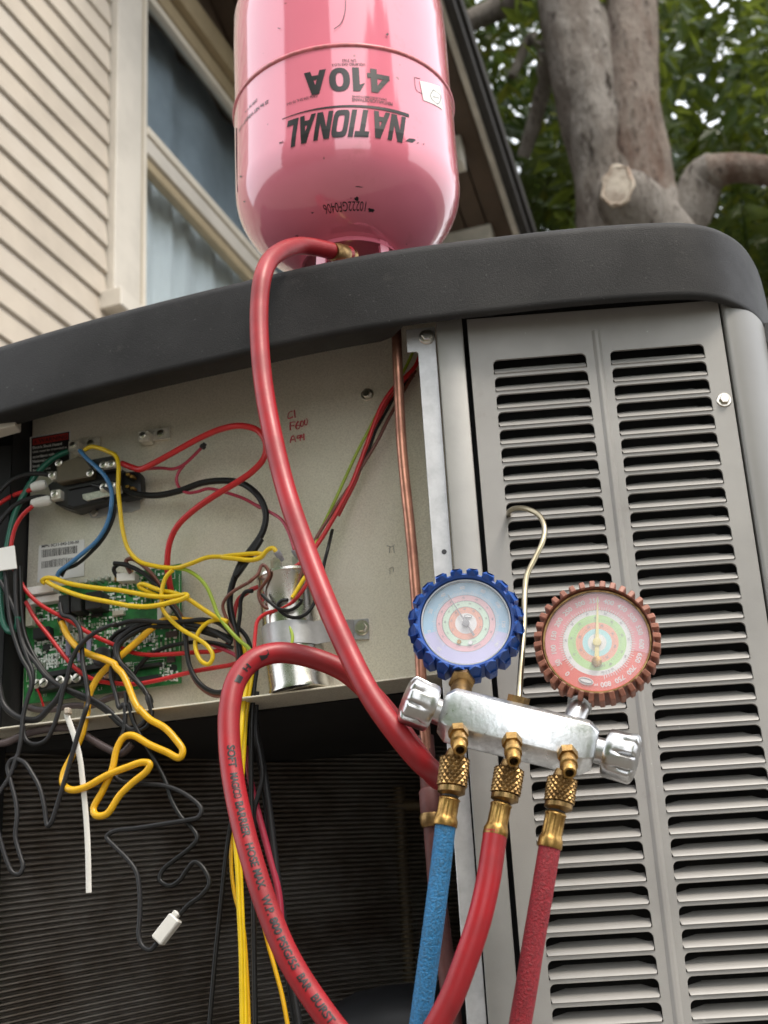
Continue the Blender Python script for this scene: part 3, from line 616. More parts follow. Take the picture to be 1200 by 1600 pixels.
# contactor
con = mesh('contactor', bevel(pprism('K', [(250, 560), (330, 500), (720, 420), (905, 400), (905, 640), (760, 690), (480, 780), (320, 725)], .002, .022), .0012), M['blkplastic'], unit); tag(con, 'black and brown contactor with wires screwed to its terminals')
mesh('bracket', bevel(pprism('K', [(560, 640), (1080, 560), (1075, 770), (1000, 800), (880, 800), (700, 850), (640, 850), (600, 770)], .0005, .0022), .0004), M['galv2'], con)
mesh('coil_housing', bevel(pprism('K', [(900, 440), (1060, 430), (1085, 470), (1090, 620), (1060, 660), (900, 690)], .003, .016), .003, 2), M['jacket'], con, 40)
mesh('cover', bevel(pprism('K', [(330, 372), (520, 300), (580, 310), (650, 420), (645, 480), (330, 540)], .022, .034), .0012), M['olive'], con)
mesh('ledge', bevel(pprism('K', [(420, 580), (720, 510), (880, 500), (880, 520), (430, 600)], .022, .026), .0006), M['blkplastic'], con)
mesh('side_block', bevel(pprism('K', [(430, 610), (700, 560), (760, 690), (480, 760), (430, 740)], .022, .030), .001), M['void'], con)
mesh('contact_bar', bevel(pprism('K', [(560, 640), (800, 590), (810, 650), (600, 700), (565, 680)], .030, .033), .0005), M['solder'], con)
mesh('upper_block', bevel(pprism('K', [(640, 330), (860, 290), (870, 420), (690, 440)], .022, .030), .001), M['blkplastic'], con)
for (x0, y0, x1, y1, h) in ((275, 440, 328, 512, .030), (280, 605, 368, 690, .030), (718, 355, 800, 418, .034), (800, 350, 866, 405, .034), (720, 548, 806, 616, .036), (806, 540, 866, 600, .036)):
    t_ = mesh('terminal', bevel(pbox('K', x0, y0, x1, y1, .02, h), .0008), M['cream'], con)
    screw(R('K', (x0 + x1) / 2 - 8, (y0 + y1) / 2 - 6, h), PN, .0042, t_, 'zinc', False, False)
for x, y in ((355, 362), (636, 455)): screw(R('K', x, y, .034), PN, .0042, con, 'zinc', False, False)
screw(R('K', 680, 815, .0022), PN, .0040, con, 'zinc', False)
for x, y in ((950, 450), (985, 470), (945, 560), (990, 575)): mesh('spade_terminal', bevel(pbox('K', x, y, x + 34, y + 26, .016, .024), .0005), M['brass'], con)

# capacitor with strap
c0, c1 = pl(447, 898, .033), pl(468, 1084, .033); CR = .0288; ax = (c1 - c0).normalized(); LN = (c1 - c0).length
cap = mesh('capacitor', lathe([(0, CR * .93), (.0015, CR * 1.03), (.004, CR * 1.04), (.0055, CR), (LN - .006, CR), (LN - .004, CR * 1.03), (LN - .001, CR * 1.03), (LN, CR * .95)], c0, ax, 40), M['chrome'], unit, 40); tag(cap, 'shiny silver can capacitor held by a strap')
mesh('cap_top', lathe([(-.004, CR * .35), (-.0042, CR * .55), (.0, CR * .62), (.0005, CR * .9)], c0, ax, 28), M['blkplastic'], cap, 40)
for px, py in ((432, 884), (466, 880)):
    b = pl(px, py, .036); mesh('terminal', bevel(box(b, .006, .0012, .0075, (PX, PN, V((0, 0, 1)))), .0004), M['solder'], cap)
    mesh('terminal', bevel(box(b + PX * .003 + PN * .006, .004, .0012, .0065, (PX, PN, V((0, 0, 1)))), .0004), M['solder'], cap)
# red print on the can
P, F, a_ = text2d('RU', .02)
fx = frame_of(ax, PN)
def capmap(u, v):
    an = -.95 + .35 * u; r = CR + .0004; d = (PN * math.cos(an) + ax.cross(PN) * -math.sin(an)); return c0 + ax * (.030 - .009 * v) + d * r
mesh('lettering', ([capmap(u, v) for u, v in P], F), M['ink'], cap)
rows = []
s0, s1 = LN * .455, LN * .645
for zz in (s0, s1):
    rw = []
    for k in range(33):
        an = PI * .5 - PI * k / 32; d = PN * math.cos(an) + PX * -math.sin(an) * 1
        rw.append(c0 + ax * zz + d * (CR + .0012))
    last = rw[-1]; tabe = rw[0]
    zc_ = (c0 + ax * zz).z
    left = [V((p.x, p.y, p.z)) for p in rw]
    rows.append(left)
# strap: wraps the front of the can, then a straight tail to the tab on the right
def strap_pts(t):
    r = []
    for k in range(25):
        an = PI * .62 - (PI * .62 + PI * .36) * k / 24; d = PN * math.cos(an) - PX * math.sin(an); r.append(c0 + ax * t + d * (CR + .0012))
    tb = pl(*( (553, 968) if t == s0 else (553, 999)), .0035); mid = r[-1].lerp(tb, .5) + PN * .003
    tb.z = tb.z; r += [r[-1].lerp(mid, .5) + PN * .001, mid, tb]
    return r
a_, b_ = strap_pts(s0), strap_pts(s1)
vs, fs = sheet([a_, b_]); n_ = len(vs)
strap = mesh('strap', (vs + [v - PN * .0008 for v in vs], fs + [tuple(i + n_ for i in reversed(f)) for f in fs]), M['galv2'], unit, 60); tag(strap, 'galvanised strap clamping the capacitor')
mesh('tab', bevel(prism([pl(553, 968, .0036), pl(575, 966, .0036), pl(576, 998, .0036), pl(553, 999.5, .0036)], PN * -.003), .0004), M['galv2'], strap)
screw(pl(566, 981, .0038), PN, .0052, strap)

# circuit board
pq = [(40, 926), (283, 880), (283, 1067), (36, 1101)]
pcb = mesh('circuit_board', bevel(prism([pl(x, y, .013) for x, y in pq], PN * -.0018), .0003), M['pcb'], unit); tag(pcb, 'green circuit board crowded with parts and tangled wires')
HB = .0132
def comp(name, x0, y0, x1, y1, hh, mat, bev=.0005, sk=-.15): return mesh(name, bevel(pbox('B', x0, y0, x1, y1, HB - .0001, HB + hh, sk), bev), M[mat], pcb)
for x0 in (322, 388, 468): comp('relay', x0, 320 - (x0 - 322) * .12, x0 + (58 if x0 < 460 else 88), 425 - (x0 - 322) * .18, .019, 'blkplastic', .0008)
comp('connector', 148, 275, 292, 318, .014, 'white'); comp('connector', 150, 335, 335, 372, .010, 'white'); comp('connector', 140, 380, 176, 490, .008, 'cream'); comp('connector', 642, 196, 742, 242, .011, 'white', sk=-.06)
comp('connector', 866, 345, 892, 455, .004, 'paper'); comp('connector', 902, 390, 940, 420, .004, 'paper')
comp('connector', 612, 205, 650, 240, .006, 'cream')
for i in range(6): comp('spade_terminal', 385 + i * 38, 238 - i * 5.5, 402 + i * 38, 262 - i * 5.5, .009, 'solder')
comp('terminal_strip', 188, 800, 640, 850, .014, 'blkplastic', .001); comp('header_strip', 230, 745, 640, 775, .010, 'blkplastic', .0006, -.17)
comp('pin_header', 740, 705, 880, 725, .008, 'blkplastic'); comp('pin_header', 740, 772, 875, 795, .008, 'blkplastic'); comp('chip', 690, 475, 748, 512, .003, 'blkplastic'); comp('chip', 800, 455, 850, 480, .003, 'blkplastic'); comp('chip', 235, 590, 272, 620, .003, 'blkplastic'); comp('chip', 912, 520, 975, 552, .003, 'mauve'); comp('chip', 918, 655, 962, 690, .003, 'mauve')
comp('chip', 500, 420, 560, 440, .003, 'blkplastic'); comp('chip', 618, 405, 680, 432, .006, 'cream'); comp('heatsink', 180, 500, 270, 560, .010, 'void')
for x, y in ((205, 808), (242, 802), (332, 790), (380, 783), (425, 776), (595, 752)): screw(R('B', x, y, HB + .0145), PN, .0050, pcb, 'zinc', False, False)
mesh('transformer', lathe([(0, .0105), (.010, .0105), (.011, .009)], R('B', 585, 668, HB), PN, 24), M['blkplastic'], pcb, 40)
for x, y, r in ((380, 498, .005), (450, 490, .0045), (465, 560, .004), (540, 690, .003), (270, 540, .003)): mesh('electrolytic', lathe([(0, r), (.008, r), (.009, r * .85)], R('B', x, y, HB), PN, 16), M['solder'], pcb, 40)
for x, y in ((376, 612), (490, 600), (440, 640)):
    mesh('resistor', lathe([(-.009, .0014), (-.008, .0030), (-.005, .0026), (.005, .0026), (.008, .0030), (.009, .0014)], R('B', x, y, HB + .004), PZ, 12), M['resistor'], pcb, 60)
g = G(); rs = random.Random(11)
for (x0, y0, x1, y1, nx, ny) in ((190, 560, 520, 640, 24, 5), (560, 500, 860, 580, 22, 5), (700, 240, 860, 300, 12, 4), (330, 440, 560, 590, 16, 8), (180, 620, 380, 720, 14, 6), (640, 560, 860, 600, 16, 3), (870, 300, 980, 470, 7, 8), (560, 270, 700, 300, 10, 2), (690, 690, 730, 800, 4, 7), (880, 690, 950, 790, 5, 6), (380, 700, 640, 740, 20, 2), (580, 310, 760, 420, 14, 5), (520, 590, 870, 670, 22, 4), (180, 400, 320, 470, 12, 4), (180, 660, 330, 740, 10, 4), (690, 640, 900, 665, 12, 1), (560, 440, 680, 500, 6, 4), (600, 240, 800, 300, 8, 2), (860, 480, 980, 640, 5, 8), (350, 640, 540, 720, 12, 4), (740, 800, 980, 830, 10, 1), (870, 170, 960, 225, 4, 2), (760, 310, 870, 400, 6, 5), (940, 740, 985, 800, 3, 4)):
    for i in range(nx):
        for j in range(ny):
            if rs.random() < .2: continue
            x = x0 + (x1 - x0) * i / nx; y = y0 + (y1 - y0) * j / ny - (x - x0) * .13; ww = rs.choice((6, 7, 10)); hh = rs.choice((11, 14, 17))
            if rs.random() < .3: ww, hh = hh, ww
            g.add(pbox('B', x, y, x + ww, y + hh, HB, HB + .0012), rs.choice((0, 0, 0, 0, 1, 2, 2)))
tag(g.build('small_components', [M['silk'], M['blkplastic'], M['solder']], pcb), kind='stuff')
g = G()
def bar(x0, y0, x1, y1, w_=2.2):
    d = V((x1 - x0, y1 - y0)).normalized() * w_; nx_, ny_ = -d.y / 1, d.x / 1
    g.add(([R('B', x0, y0, HB + .0002), R('B', x1, y1, HB + .0002), R('B', x1 + nx_, y1 + ny_, HB + .0002), R('B', x0 + nx_, y0 + ny_, HB + .0002)], [(0, 1, 2, 3)]))
for L_ in (((855, 178), (965, 162), (965, 225), (855, 238)), ((735, 690), (905, 668), (905, 785), (735, 805)), ((145, 720), (200, 712), (200, 780), (145, 795))):
    for i in range(4): bar(*L_[i], *L_[(i + 1) % 4])
bar(990, 200, 990, 640); bar(755, 220, 830, 205); bar(600, 195, 600, 260)
g.build('silkscreen', M['silk'], pcb)
for t_, x, y, w_ in (('L1', 540, 826, 22), ('L2', 640, 812, 22), ('C', 700, 806, 10), ('Y', 450, 842, 10), ('R', 150, 812, 10), ('Y1', 235, 862, 20), ('J2', 890, 630, 22)):
    ptext('B', [(x, y), (x + w_, y - w_ * .14), (x + w_, y + 16 - w_ * .14), (x, y + 16)], t_, HB + .0003, M['silk'], pcb, .01)
mesh('mounting_hole', lathe([(0, .0042), (.0003, .0040)], R('B', 957, 720, HB), PN, 18), M['black'], pcb)
for x, y in ((957, 718), (60 * 3, 860)): pass

# copper line in front of the plate
g = G()
cpts = [atY(618, 490, 1.225), atY(621, 560, 1.225), atY(628, 700, 1.225), atY(643, 850, 1.225), atY(655, 1000, 1.225), atY(660, 1090, 1.225), atY(668, 1190, 1.23)]
mesh('copper_pipe', tube(spline(cpts, 6), .0050, 16), M['copper'], unit, 60)
mesh('suction_pipe', tube(spline([atY(664, 1150, 1.232), atY(672, 1245, 1.232), atY(684, 1400, 1.235), atY(708, 1600, 1.235), atY(722, 1800, 1.235)], 5), .0078, 16), M['redpipe'], unit, 60)
mesh('pipe_joint', lathe([(-.017, .0080), (-.014, .0100), (.014, .0100), (.017, .0080)], atY(674, 1262, 1.232), V((.02, 0, -1)), 18), M['redpipe'], unit, 50)
mesh('braze_ring', lathe([(-.004, .0095), (0, .0112), (.006, .0108), (.009, .0095)], atY(675, 1276, 1.232), V((.02, 0, -1)), 18), M['brassd'], unit, 50)

# coil, compressor and rear guard down in the compartment
rows = []; NL = 84
def coilpt(t, q):     # t 0 left .. 1 right, q 0 bottom .. 1 top
    x = -.56 + .54 * t; y = 1.43 + .30 * t ** .8; sag = (1 - t) ** 2 * (.10 * (1 - q))
    return x, y, .27 + .45 * q - sag
for j in range(NL * 4 + 1):
    q = j / (NL * 4); ph = j % 4; off = (.0, .0, .009, .009)[ph]; rw = []
    for k in range(41):
        x, y, z = coilpt(k / 40, q); rw.append(V((x + .5 * off, y - off, z)))
    rows.append(rw)
tag(mesh('coil_fins', sheet(rows), M['coil'], unit), 'dark finned coil curving behind the opening', kind='stuff')
mesh('coil_tube', tube(spline([V((-.083, 1.70, z)) for z in (.2, .4, .55, .62)], 3), .008, 10), M['coilfar'], unit, 60)
mesh('coil_tube', tube(spline([V((-.120, 1.72, .60)), V((-.10, 1.70, .60)), V((-.07, 1.70, .598)), V((-.02, 1.70, .60))], 4), .007, 10), M['coilfar'], unit, 60)
for i in range(18):
    z = .30 + .019 * i; mesh('guard_slat', aabb(-.085, .02, 1.735, 1.742, z, z + .0028 + .001 * (i % 3)), M['coilfar'], unit)
mesh('divider', aabb(-.012, .0, 1.27, 1.95, .12, .64), M['void'], unit)
cb = atY(655, 1660, 1.46)
mesh('compressor', lathe([(-.28, .105), (0, .105), (.025, .101), (.045, .086), (.058, .060), (.063, .03), (.064, .0)], V((cb.x, cb.y, cb.z + .01)), V((0, 0, 1)), 48, cap=False), M['jacket'], unit, 60)
mesh('compressor_seam', lathe([(-.004, .1055), (0, .1085), (.004, .1055)], V((cb.x, cb.y, cb.z + .01)), V((0, 0, 1)), 48, cap=False), M['dark'], unit, 60)

# ------------------------------------------------------------------ inverted refrigerant tank on the cover
TC = V((-.082, 1.31, 1.0605)); TR = .123
tank = tag(empty('refrigerant_tank', TC), 'pink refrigerant cylinder standing upside down on the dark cover', 'tank')
prof = []
ZB = 1.118; ZS = 1.208
for k in range(15):
    a = PI / 2 * k / 14; prof.append((ZB + (ZS - ZB) * (1 - math.cos(a)) ** .92, max(.0, TR * math.sin(a) ** .80)))
prof += [(1.25, TR), (1.29, TR), (1.3085, TR)]
def lz(p): return [(z - TC.z, r) for z, r in p]
body = mesh('body', lathe(lz(prof), TC, V((0, 0, 1)), 96, cap=False), M['tank'], tank, 80)
mesh('upper_shell', lathe(lz([(1.3105, TR - .0015), (1.33, TR - .0012), (1.40, TR - .001), (1.44, TR - .002), (1.47, .114), (1.492, .098), (1.505, .07), (1.51, .03), (1.511, .0)]), TC, V((0, 0, 1)), 96, cap=False), M['tank'], tank, 80)
mesh('weld_seam', lathe(lz([(1.3075, TR - .001), (1.3085, TR + .0014), (1.3105, TR + .0020), (1.3125, TR + .0012), (1.3135, TR - .002)]), TC, V((0, 0, 1)), 96, cap=False), M['tankw'], tank, 80)
# collar: a pressed ring with big hand openings, on its rim
CRr = .048
def ringseg(a0, a1, z0, z1, r0, r1, n=24):
    rows = []
    for r, z in ((r0, z0), (r1, z1), (r1 - .003, z1), (r0 - .003, z0), (r0, z0)):
        rows.append([TC + V((math.cos(a0 + (a1 - a0) * k / n) * r, math.sin(a0 + (a1 - a0) * k / n) * r, z)) for k in range(n + 1)])
    return sheet(rows)
fa = math.atan2(-TC.y, -TC.x)
g = G(); g.add(ringseg(0, 2 * PI, .0015, .012, CRr + .012, CRr + .010, 48)); g.add(ringseg(0, 2 * PI, .058, .074, CRr + .006, CRr, 48))
for a in (fa - .62, fa + .72, fa + 2.4, fa + 3.8): g.add(ringseg(a - .11, a + .11, .010, .064, CRr + .011, CRr + .005, 6))
g.build('collar', M['tank'], tank, 50)
g = G(); g.add(lathe([(.01, .011), (.066, .011)], TC, V((0, 0, 1)), 16)); vdir = V((-.35, -1, 0)).normalized()
g.add(cyl(TC + V((0, 0, .034)), TC + V((0, 0, .034)) + vdir * .045, .0075, 14))
g.build('valve', M['brass'], tank, 50)
def thit(px, py, R_=TR):
    d = ray(px, py) / FPX; lo, hi = 1.15, 1.7; out = lambda t: math.hypot(CAM.x + d.x * t - TC.x, CAM.y + d.y * t - TC.y) - tradius(CAM.z + d.z * t)
    tt = next((1.15 + .002 * k for k in range(240) if out(1.15 + .002 * k) <= 0), None)
    if tt is None: tt = min((1.15 + .002 * k for k in range(240)), key=out)
    else:
        lo, hi = tt - .002, tt
        for _ in range(25):
            m_ = (lo + hi) / 2; lo, hi = (m_, hi) if out(m_) > 0 else (lo, m_)
    p = CAM + d * tt; return math.atan2(p.y - TC.y, p.x - TC.x), p.z
def tradius(z):
    if z < ZB: return -1.0
    for (z0, r0), (z1, r1) in zip(prof, prof[1:]):
        if z0 <= z <= z1: return r0 + (r1 - r0) * (z - z0) / (z1 - z0)
    return TR
def tpt(a, z, h=.0005): r = max(0, tradius(z)) + h; return V((TC.x + math.cos(a) * r, TC.y + math.sin(a) * r, z))
def ttext(body_, xl, xr, yt, yb, bold=0, shear=0, mat='black', name='lettering'):
    P, F, asp = text2d(body_, bold, shear, 3); xm, ym = (xl + xr) / 2, (yt + yb) / 2
    aL, aR = thit(xl, ym)[0], thit(xr, ym)[0]; z1, z0 = thit(xm, yt)[1], thit(xm, yb)[1]
    return mesh(name, ([tpt(aR + (aL - aR) * u, z1 + (z0 - z1) * v) for u, v in P], F), M[mat], tank)
def rq(x0, y0, x1, y1): return [(x0, y0), (x1, y0), (x1, y1), (x0, y1)]
def ringq(w_, n, t, sq):
    o = []; f = lambda a, rx, ry: (w_ / 2 + math.copysign(abs(math.cos(a)) ** sq, math.cos(a)) * rx, .5 + math.copysign(abs(math.sin(a)) ** sq, math.sin(a)) * ry)
    for i in range(n):
        a, b = 2 * PI * i / n, 2 * PI * (i + 1) / n; o.append([f(a, w_ / 2, .5), f(b, w_ / 2, .5), f(b, w_ / 2 - t, .5 - t * .8), f(a, w_ / 2 - t, .5 - t * .8)])
    return o
LET = {'N': (.82, [rq(0, 0, .24, 1), rq(.58, 0, .82, 1), [(.53, 0), (.80, 0), (.28, 1), (.02, 1)]]),
       'A': (.86, [[(0, 0), (.25, 0), (.56, 1), (.30, 1)], [(.61, 0), (.86, 0), (.58, 1), (.32, 1)], rq(.18, .20, .68, .38)]),
       'T': (.72, [rq(0, .80, .72, 1), rq(.23, 0, .49, .81)]), 'I': (.25, [rq(0, 0, .25, 1)]), 'O': (.80, ringq(.80, 24, .24, .45)), 'L': (.62, [rq(0, 0, .25, 1), rq(.2, 0, .62, .21)]),
       '4': (.88, [rq(.50, 0, .75, 1), rq(0, .20, .88, .40), [(0, .36), (.25, .36), (.72, 1), (.50, 1)]]), '1': (.46, [rq(.20, 0, .46, 1), [(0, .64), (.24, .74), (.26, 1), (.20, 1)]]), '0': (.78, ringq(.78, 28, .25, .85))}
def tletters(body_, xl, xr, yt, yb, shear, gap, name):
    qs = []; x = 0
    for ch in body_:
        w_, L_ = LET[ch]; qs += [[(x + a + shear * b, b) for a, b in q] for q in L_]; x += w_ + gap
    x0 = min(p[0] for q in qs for p in q); x1 = max(p[0] for q in qs for p in q); xm, ym = (xl + xr) / 2, (yt + yb) / 2
    aL, aR = thit(xl, ym)[0], thit(xr, ym)[0]; z1, z0 = thit(xm, yt)[1], thit(xm, yb)[1]; g = G()
    for q in qs:
        f = lambda u, v: ((q[0][0] * (1 - u) + q[1][0] * u) * (1 - v) + (q[3][0] * (1 - u) + q[2][0] * u) * v, (q[0][1] * (1 - u) + q[1][1] * u) * (1 - v) + (q[3][1] * (1 - u) + q[2][1] * u) * v)
        g.add(sheet([[tpt(aR + (aL - aR) * (f(i / 3, j / 3)[0] - x0) / (x1 - x0), z1 + (z0 - z1) * f(i / 3, j / 3)[1]) for i in range(4)] for j in range(4)]))
    return g.build(name, M['black'], tank)
tletters('410A', 476, 608, 107, 144, 0, .10, 'lettering')
tletters('NATIONAL', 450, 634, 173, 216, .30, .07, 'logo_lettering')
# the tapering bar under the name
aL, aR = thit(441, 168)[0], thit(637, 168)[0]; zb = thit(540, 166)[1]
rows = [[tpt(aR + (aL - aR) * k / 24, zb + .0012 * 0 - .0) for k in range(25)], [tpt(aR + (aL - aR) * k / 24, zb - .0042 * (1 - .8 * k / 24)) for k in range(25)]]
mesh('logo_bar', sheet(rows), M['black'], tank)
ttext('LIQUEFIED GAS N.O.S', 519, 570, 99, 103, .01); ttext('UN 3163', 535, 556, 94, 98, .01)
ttext('PENTAFLUOROETHANE', 550, 612, 156, 160.5, .01); ttext('DIFLUOROMETHANE', 550, 603, 151, 155, .01); ttext('CAS# 354-33-6, 75-10-5', 449, 497, 154, 158, .01)
ttext('25 lbs NET WEIGHT 11.3 kg', 373, 421, 172, 179, .02); ttext('TARE WT 8.2 lb', 384, 402, 165, 168, .01); ttext('DOT 39', 390, 402, 160, 163, .01); ttext('TM', 438, 444, 221, 225, .01)
ttext('10222GF0406', 506, 571, 316, 333, .0, name='stamp_lettering')
def tquad(pts, mat, name, h=.0006):
    H_ = [thit(x, y) for x, y in pts]; f = lambda u, v: tuple((H_[3][i] * (1 - u) + H_[2][i] * u) * (1 - v) + (H_[0][i] * (1 - u) + H_[1][i] * u) * v for i in (0, 1))
    return mesh(name, sheet([[tpt(*f(k / 6, j / 4), h) for k in range(7)] for j in range(5)]), M[mat], tank)
tquad([(655, 127), (686, 136), (690, 172), (661, 157)], 'paper', 'sticker')
def tline(pts, r=.0004, mat='black', name='print_line'): return mesh(name, tube(spline([tpt(*thit(x, y), .0004) for x, y in pts], 4), r, 5, .6), M[mat], tank)
tline([(676, 141), (687, 151), (682, 163), (671, 152), (676, 141)], .0006); tline([(675, 152), (684, 154)], .0006)
tline([(647, 121), (650, 142), (660, 148)], .0003); tline([(647, 121), (656, 123)], .0003)
tline([(370, 200), (370, 245), (372, 300)], .0005); tline([(540, 0), (539, 20), (532, 38), (522, 46)], .0004)
rs = random.Random(21)
def blot(px, py, w_, h_, n=9, mat='black'):
    pts = []
    for k in range(n):
        a = 2 * PI * k / n; q = rs.uniform(.55, 1.1); pts.append((px + math.cos(a) * w_ * q, py + math.sin(a) * h_ * q))
    return ([tpt(*thit(x, y), .0004) for x, y in pts], [tuple(range(n))])
g = G()
for a in ((557, 313, 4.5, 4), (549, 311, 1.6, 1.6), (578, 330, 6, 4), (642, 220, 9, 3.5), (661, 226, 1.4, 1.4), (604, 55, 2.4, 2), (383, 315, 2, 1.6), (490, 334, 1.8, 1.6), (466, 369, 2, 1.6), (377, 276, 1.6, 1.6), (437, 45, 3, 1), (560, 293, 8, .7), (652, 224, 2, 1)): g.add(blot(*a))
g.build('paint_chips', M['black'], tank)

# ------------------------------------------------------------------ manifold gauge set
gs = tag(empty('manifold_gauge_set', atY(805, 1140, 1.05)), 'aluminium manifold with blue and rust-red gauges hooked onto the louvres', 'gauge set')
B0, B1 = atY(690, 1113, 1.045), atY(932, 1172, 1.045); bax = (B1 - B0).normalized(); BL = (B1 - B0).length
vdir = (CAM - B0.lerp(B1, .5)).normalized(); bfy = (vdir - bax * vdir.dot(bax)).normalized(); bfz = bax.cross(bfy) * -1      # front, up
if bfz.z < 0: bfz = -bfz
OCT = [(.0010, .0205), (.0095, .0175), (.0170, -.0085), (.0060, -.0215), (-.0085, -.0210), (-.0165, -.0110), (-.0165, .0120), (-.0085, .0200)]
tilt = .0
def sect(d, s): return [B0 + bax * d + bfy * (s * (f * math.cos(tilt) - u * math.sin(tilt))) + bfz * (s * (f * math.sin(tilt) + u * math.cos(tilt))) for f, u in OCT]
secs = [sect(0, .72), sect(.007, 1), sect(BL - .009, 1), sect(BL - .001, .72)]
vs = [p for s in secs for p in s]; fs = [(j * 8 + i, j * 8 + (i + 1) % 8, (j + 1) * 8 + (i + 1) % 8, (j + 1) * 8 + i) for j in range(3) for i in range(8)] + [tuple(range(7, -1, -1)), tuple(range(24, 32))]
mesh('manifold_body', bevel((vs, fs), .0009, 2), M['manifold'], gs, 35)
def knob(o, ax_, r, L):
    X, Y, Z = frame_of(ax_); n = 96; vs = []; fs = []
    prof_ = [(0, .55, 0), (.0005, .92, .0), (.002, .99, .02), (L * .30, 1.0, .05), (L * .45, 1.0, .55), (L * .62, 1.01, 1), (L * .93, 1.03, 1), (L, .97, 1), (L + .0015, .8, .6), (L + .0015, .3, 0)]
    for d, q, fl in prof_:
        for i in range(n):
            a = 2 * PI * i / n; w_ = min(1, abs(math.cos(a * 4.5)) * 1.9) ** .8; rr = r * q * (1 - fl * .20 * (1 - w_)); vs.append(o + Z * d + (X * math.cos(a) + Y * math.sin(a)) * rr)
    for j in range(len(prof_) - 1):
        for i in range(n): k = (i + 1) % n; fs.append((j * n + i, j * n + k, (j + 1) * n + k, (j + 1) * n + i))
    fs += [tuple(range(n - 1, -1, -1)), tuple(range((len(prof_) - 1) * n, len(prof_) * n))]
    return vs, fs
for o, e, r, nm in ((B0 - bax * .0035, (-bax + V((0, -.22, 0)) + bfz * .10), .0185, 'l'), (B1 + bax * .0035, (bax + V((0, -.18, 0)) - bfz * .05), .0185, 'r')):
    mesh('stem', cyl(o + e.normalized() * -.006, o + e.normalized() * .004, .010, 18), M['steel'], gs, 40)
    mesh('knob', knob(o + e.normalized() * .003, e, r, .0225), M['steel'], gs, 45)

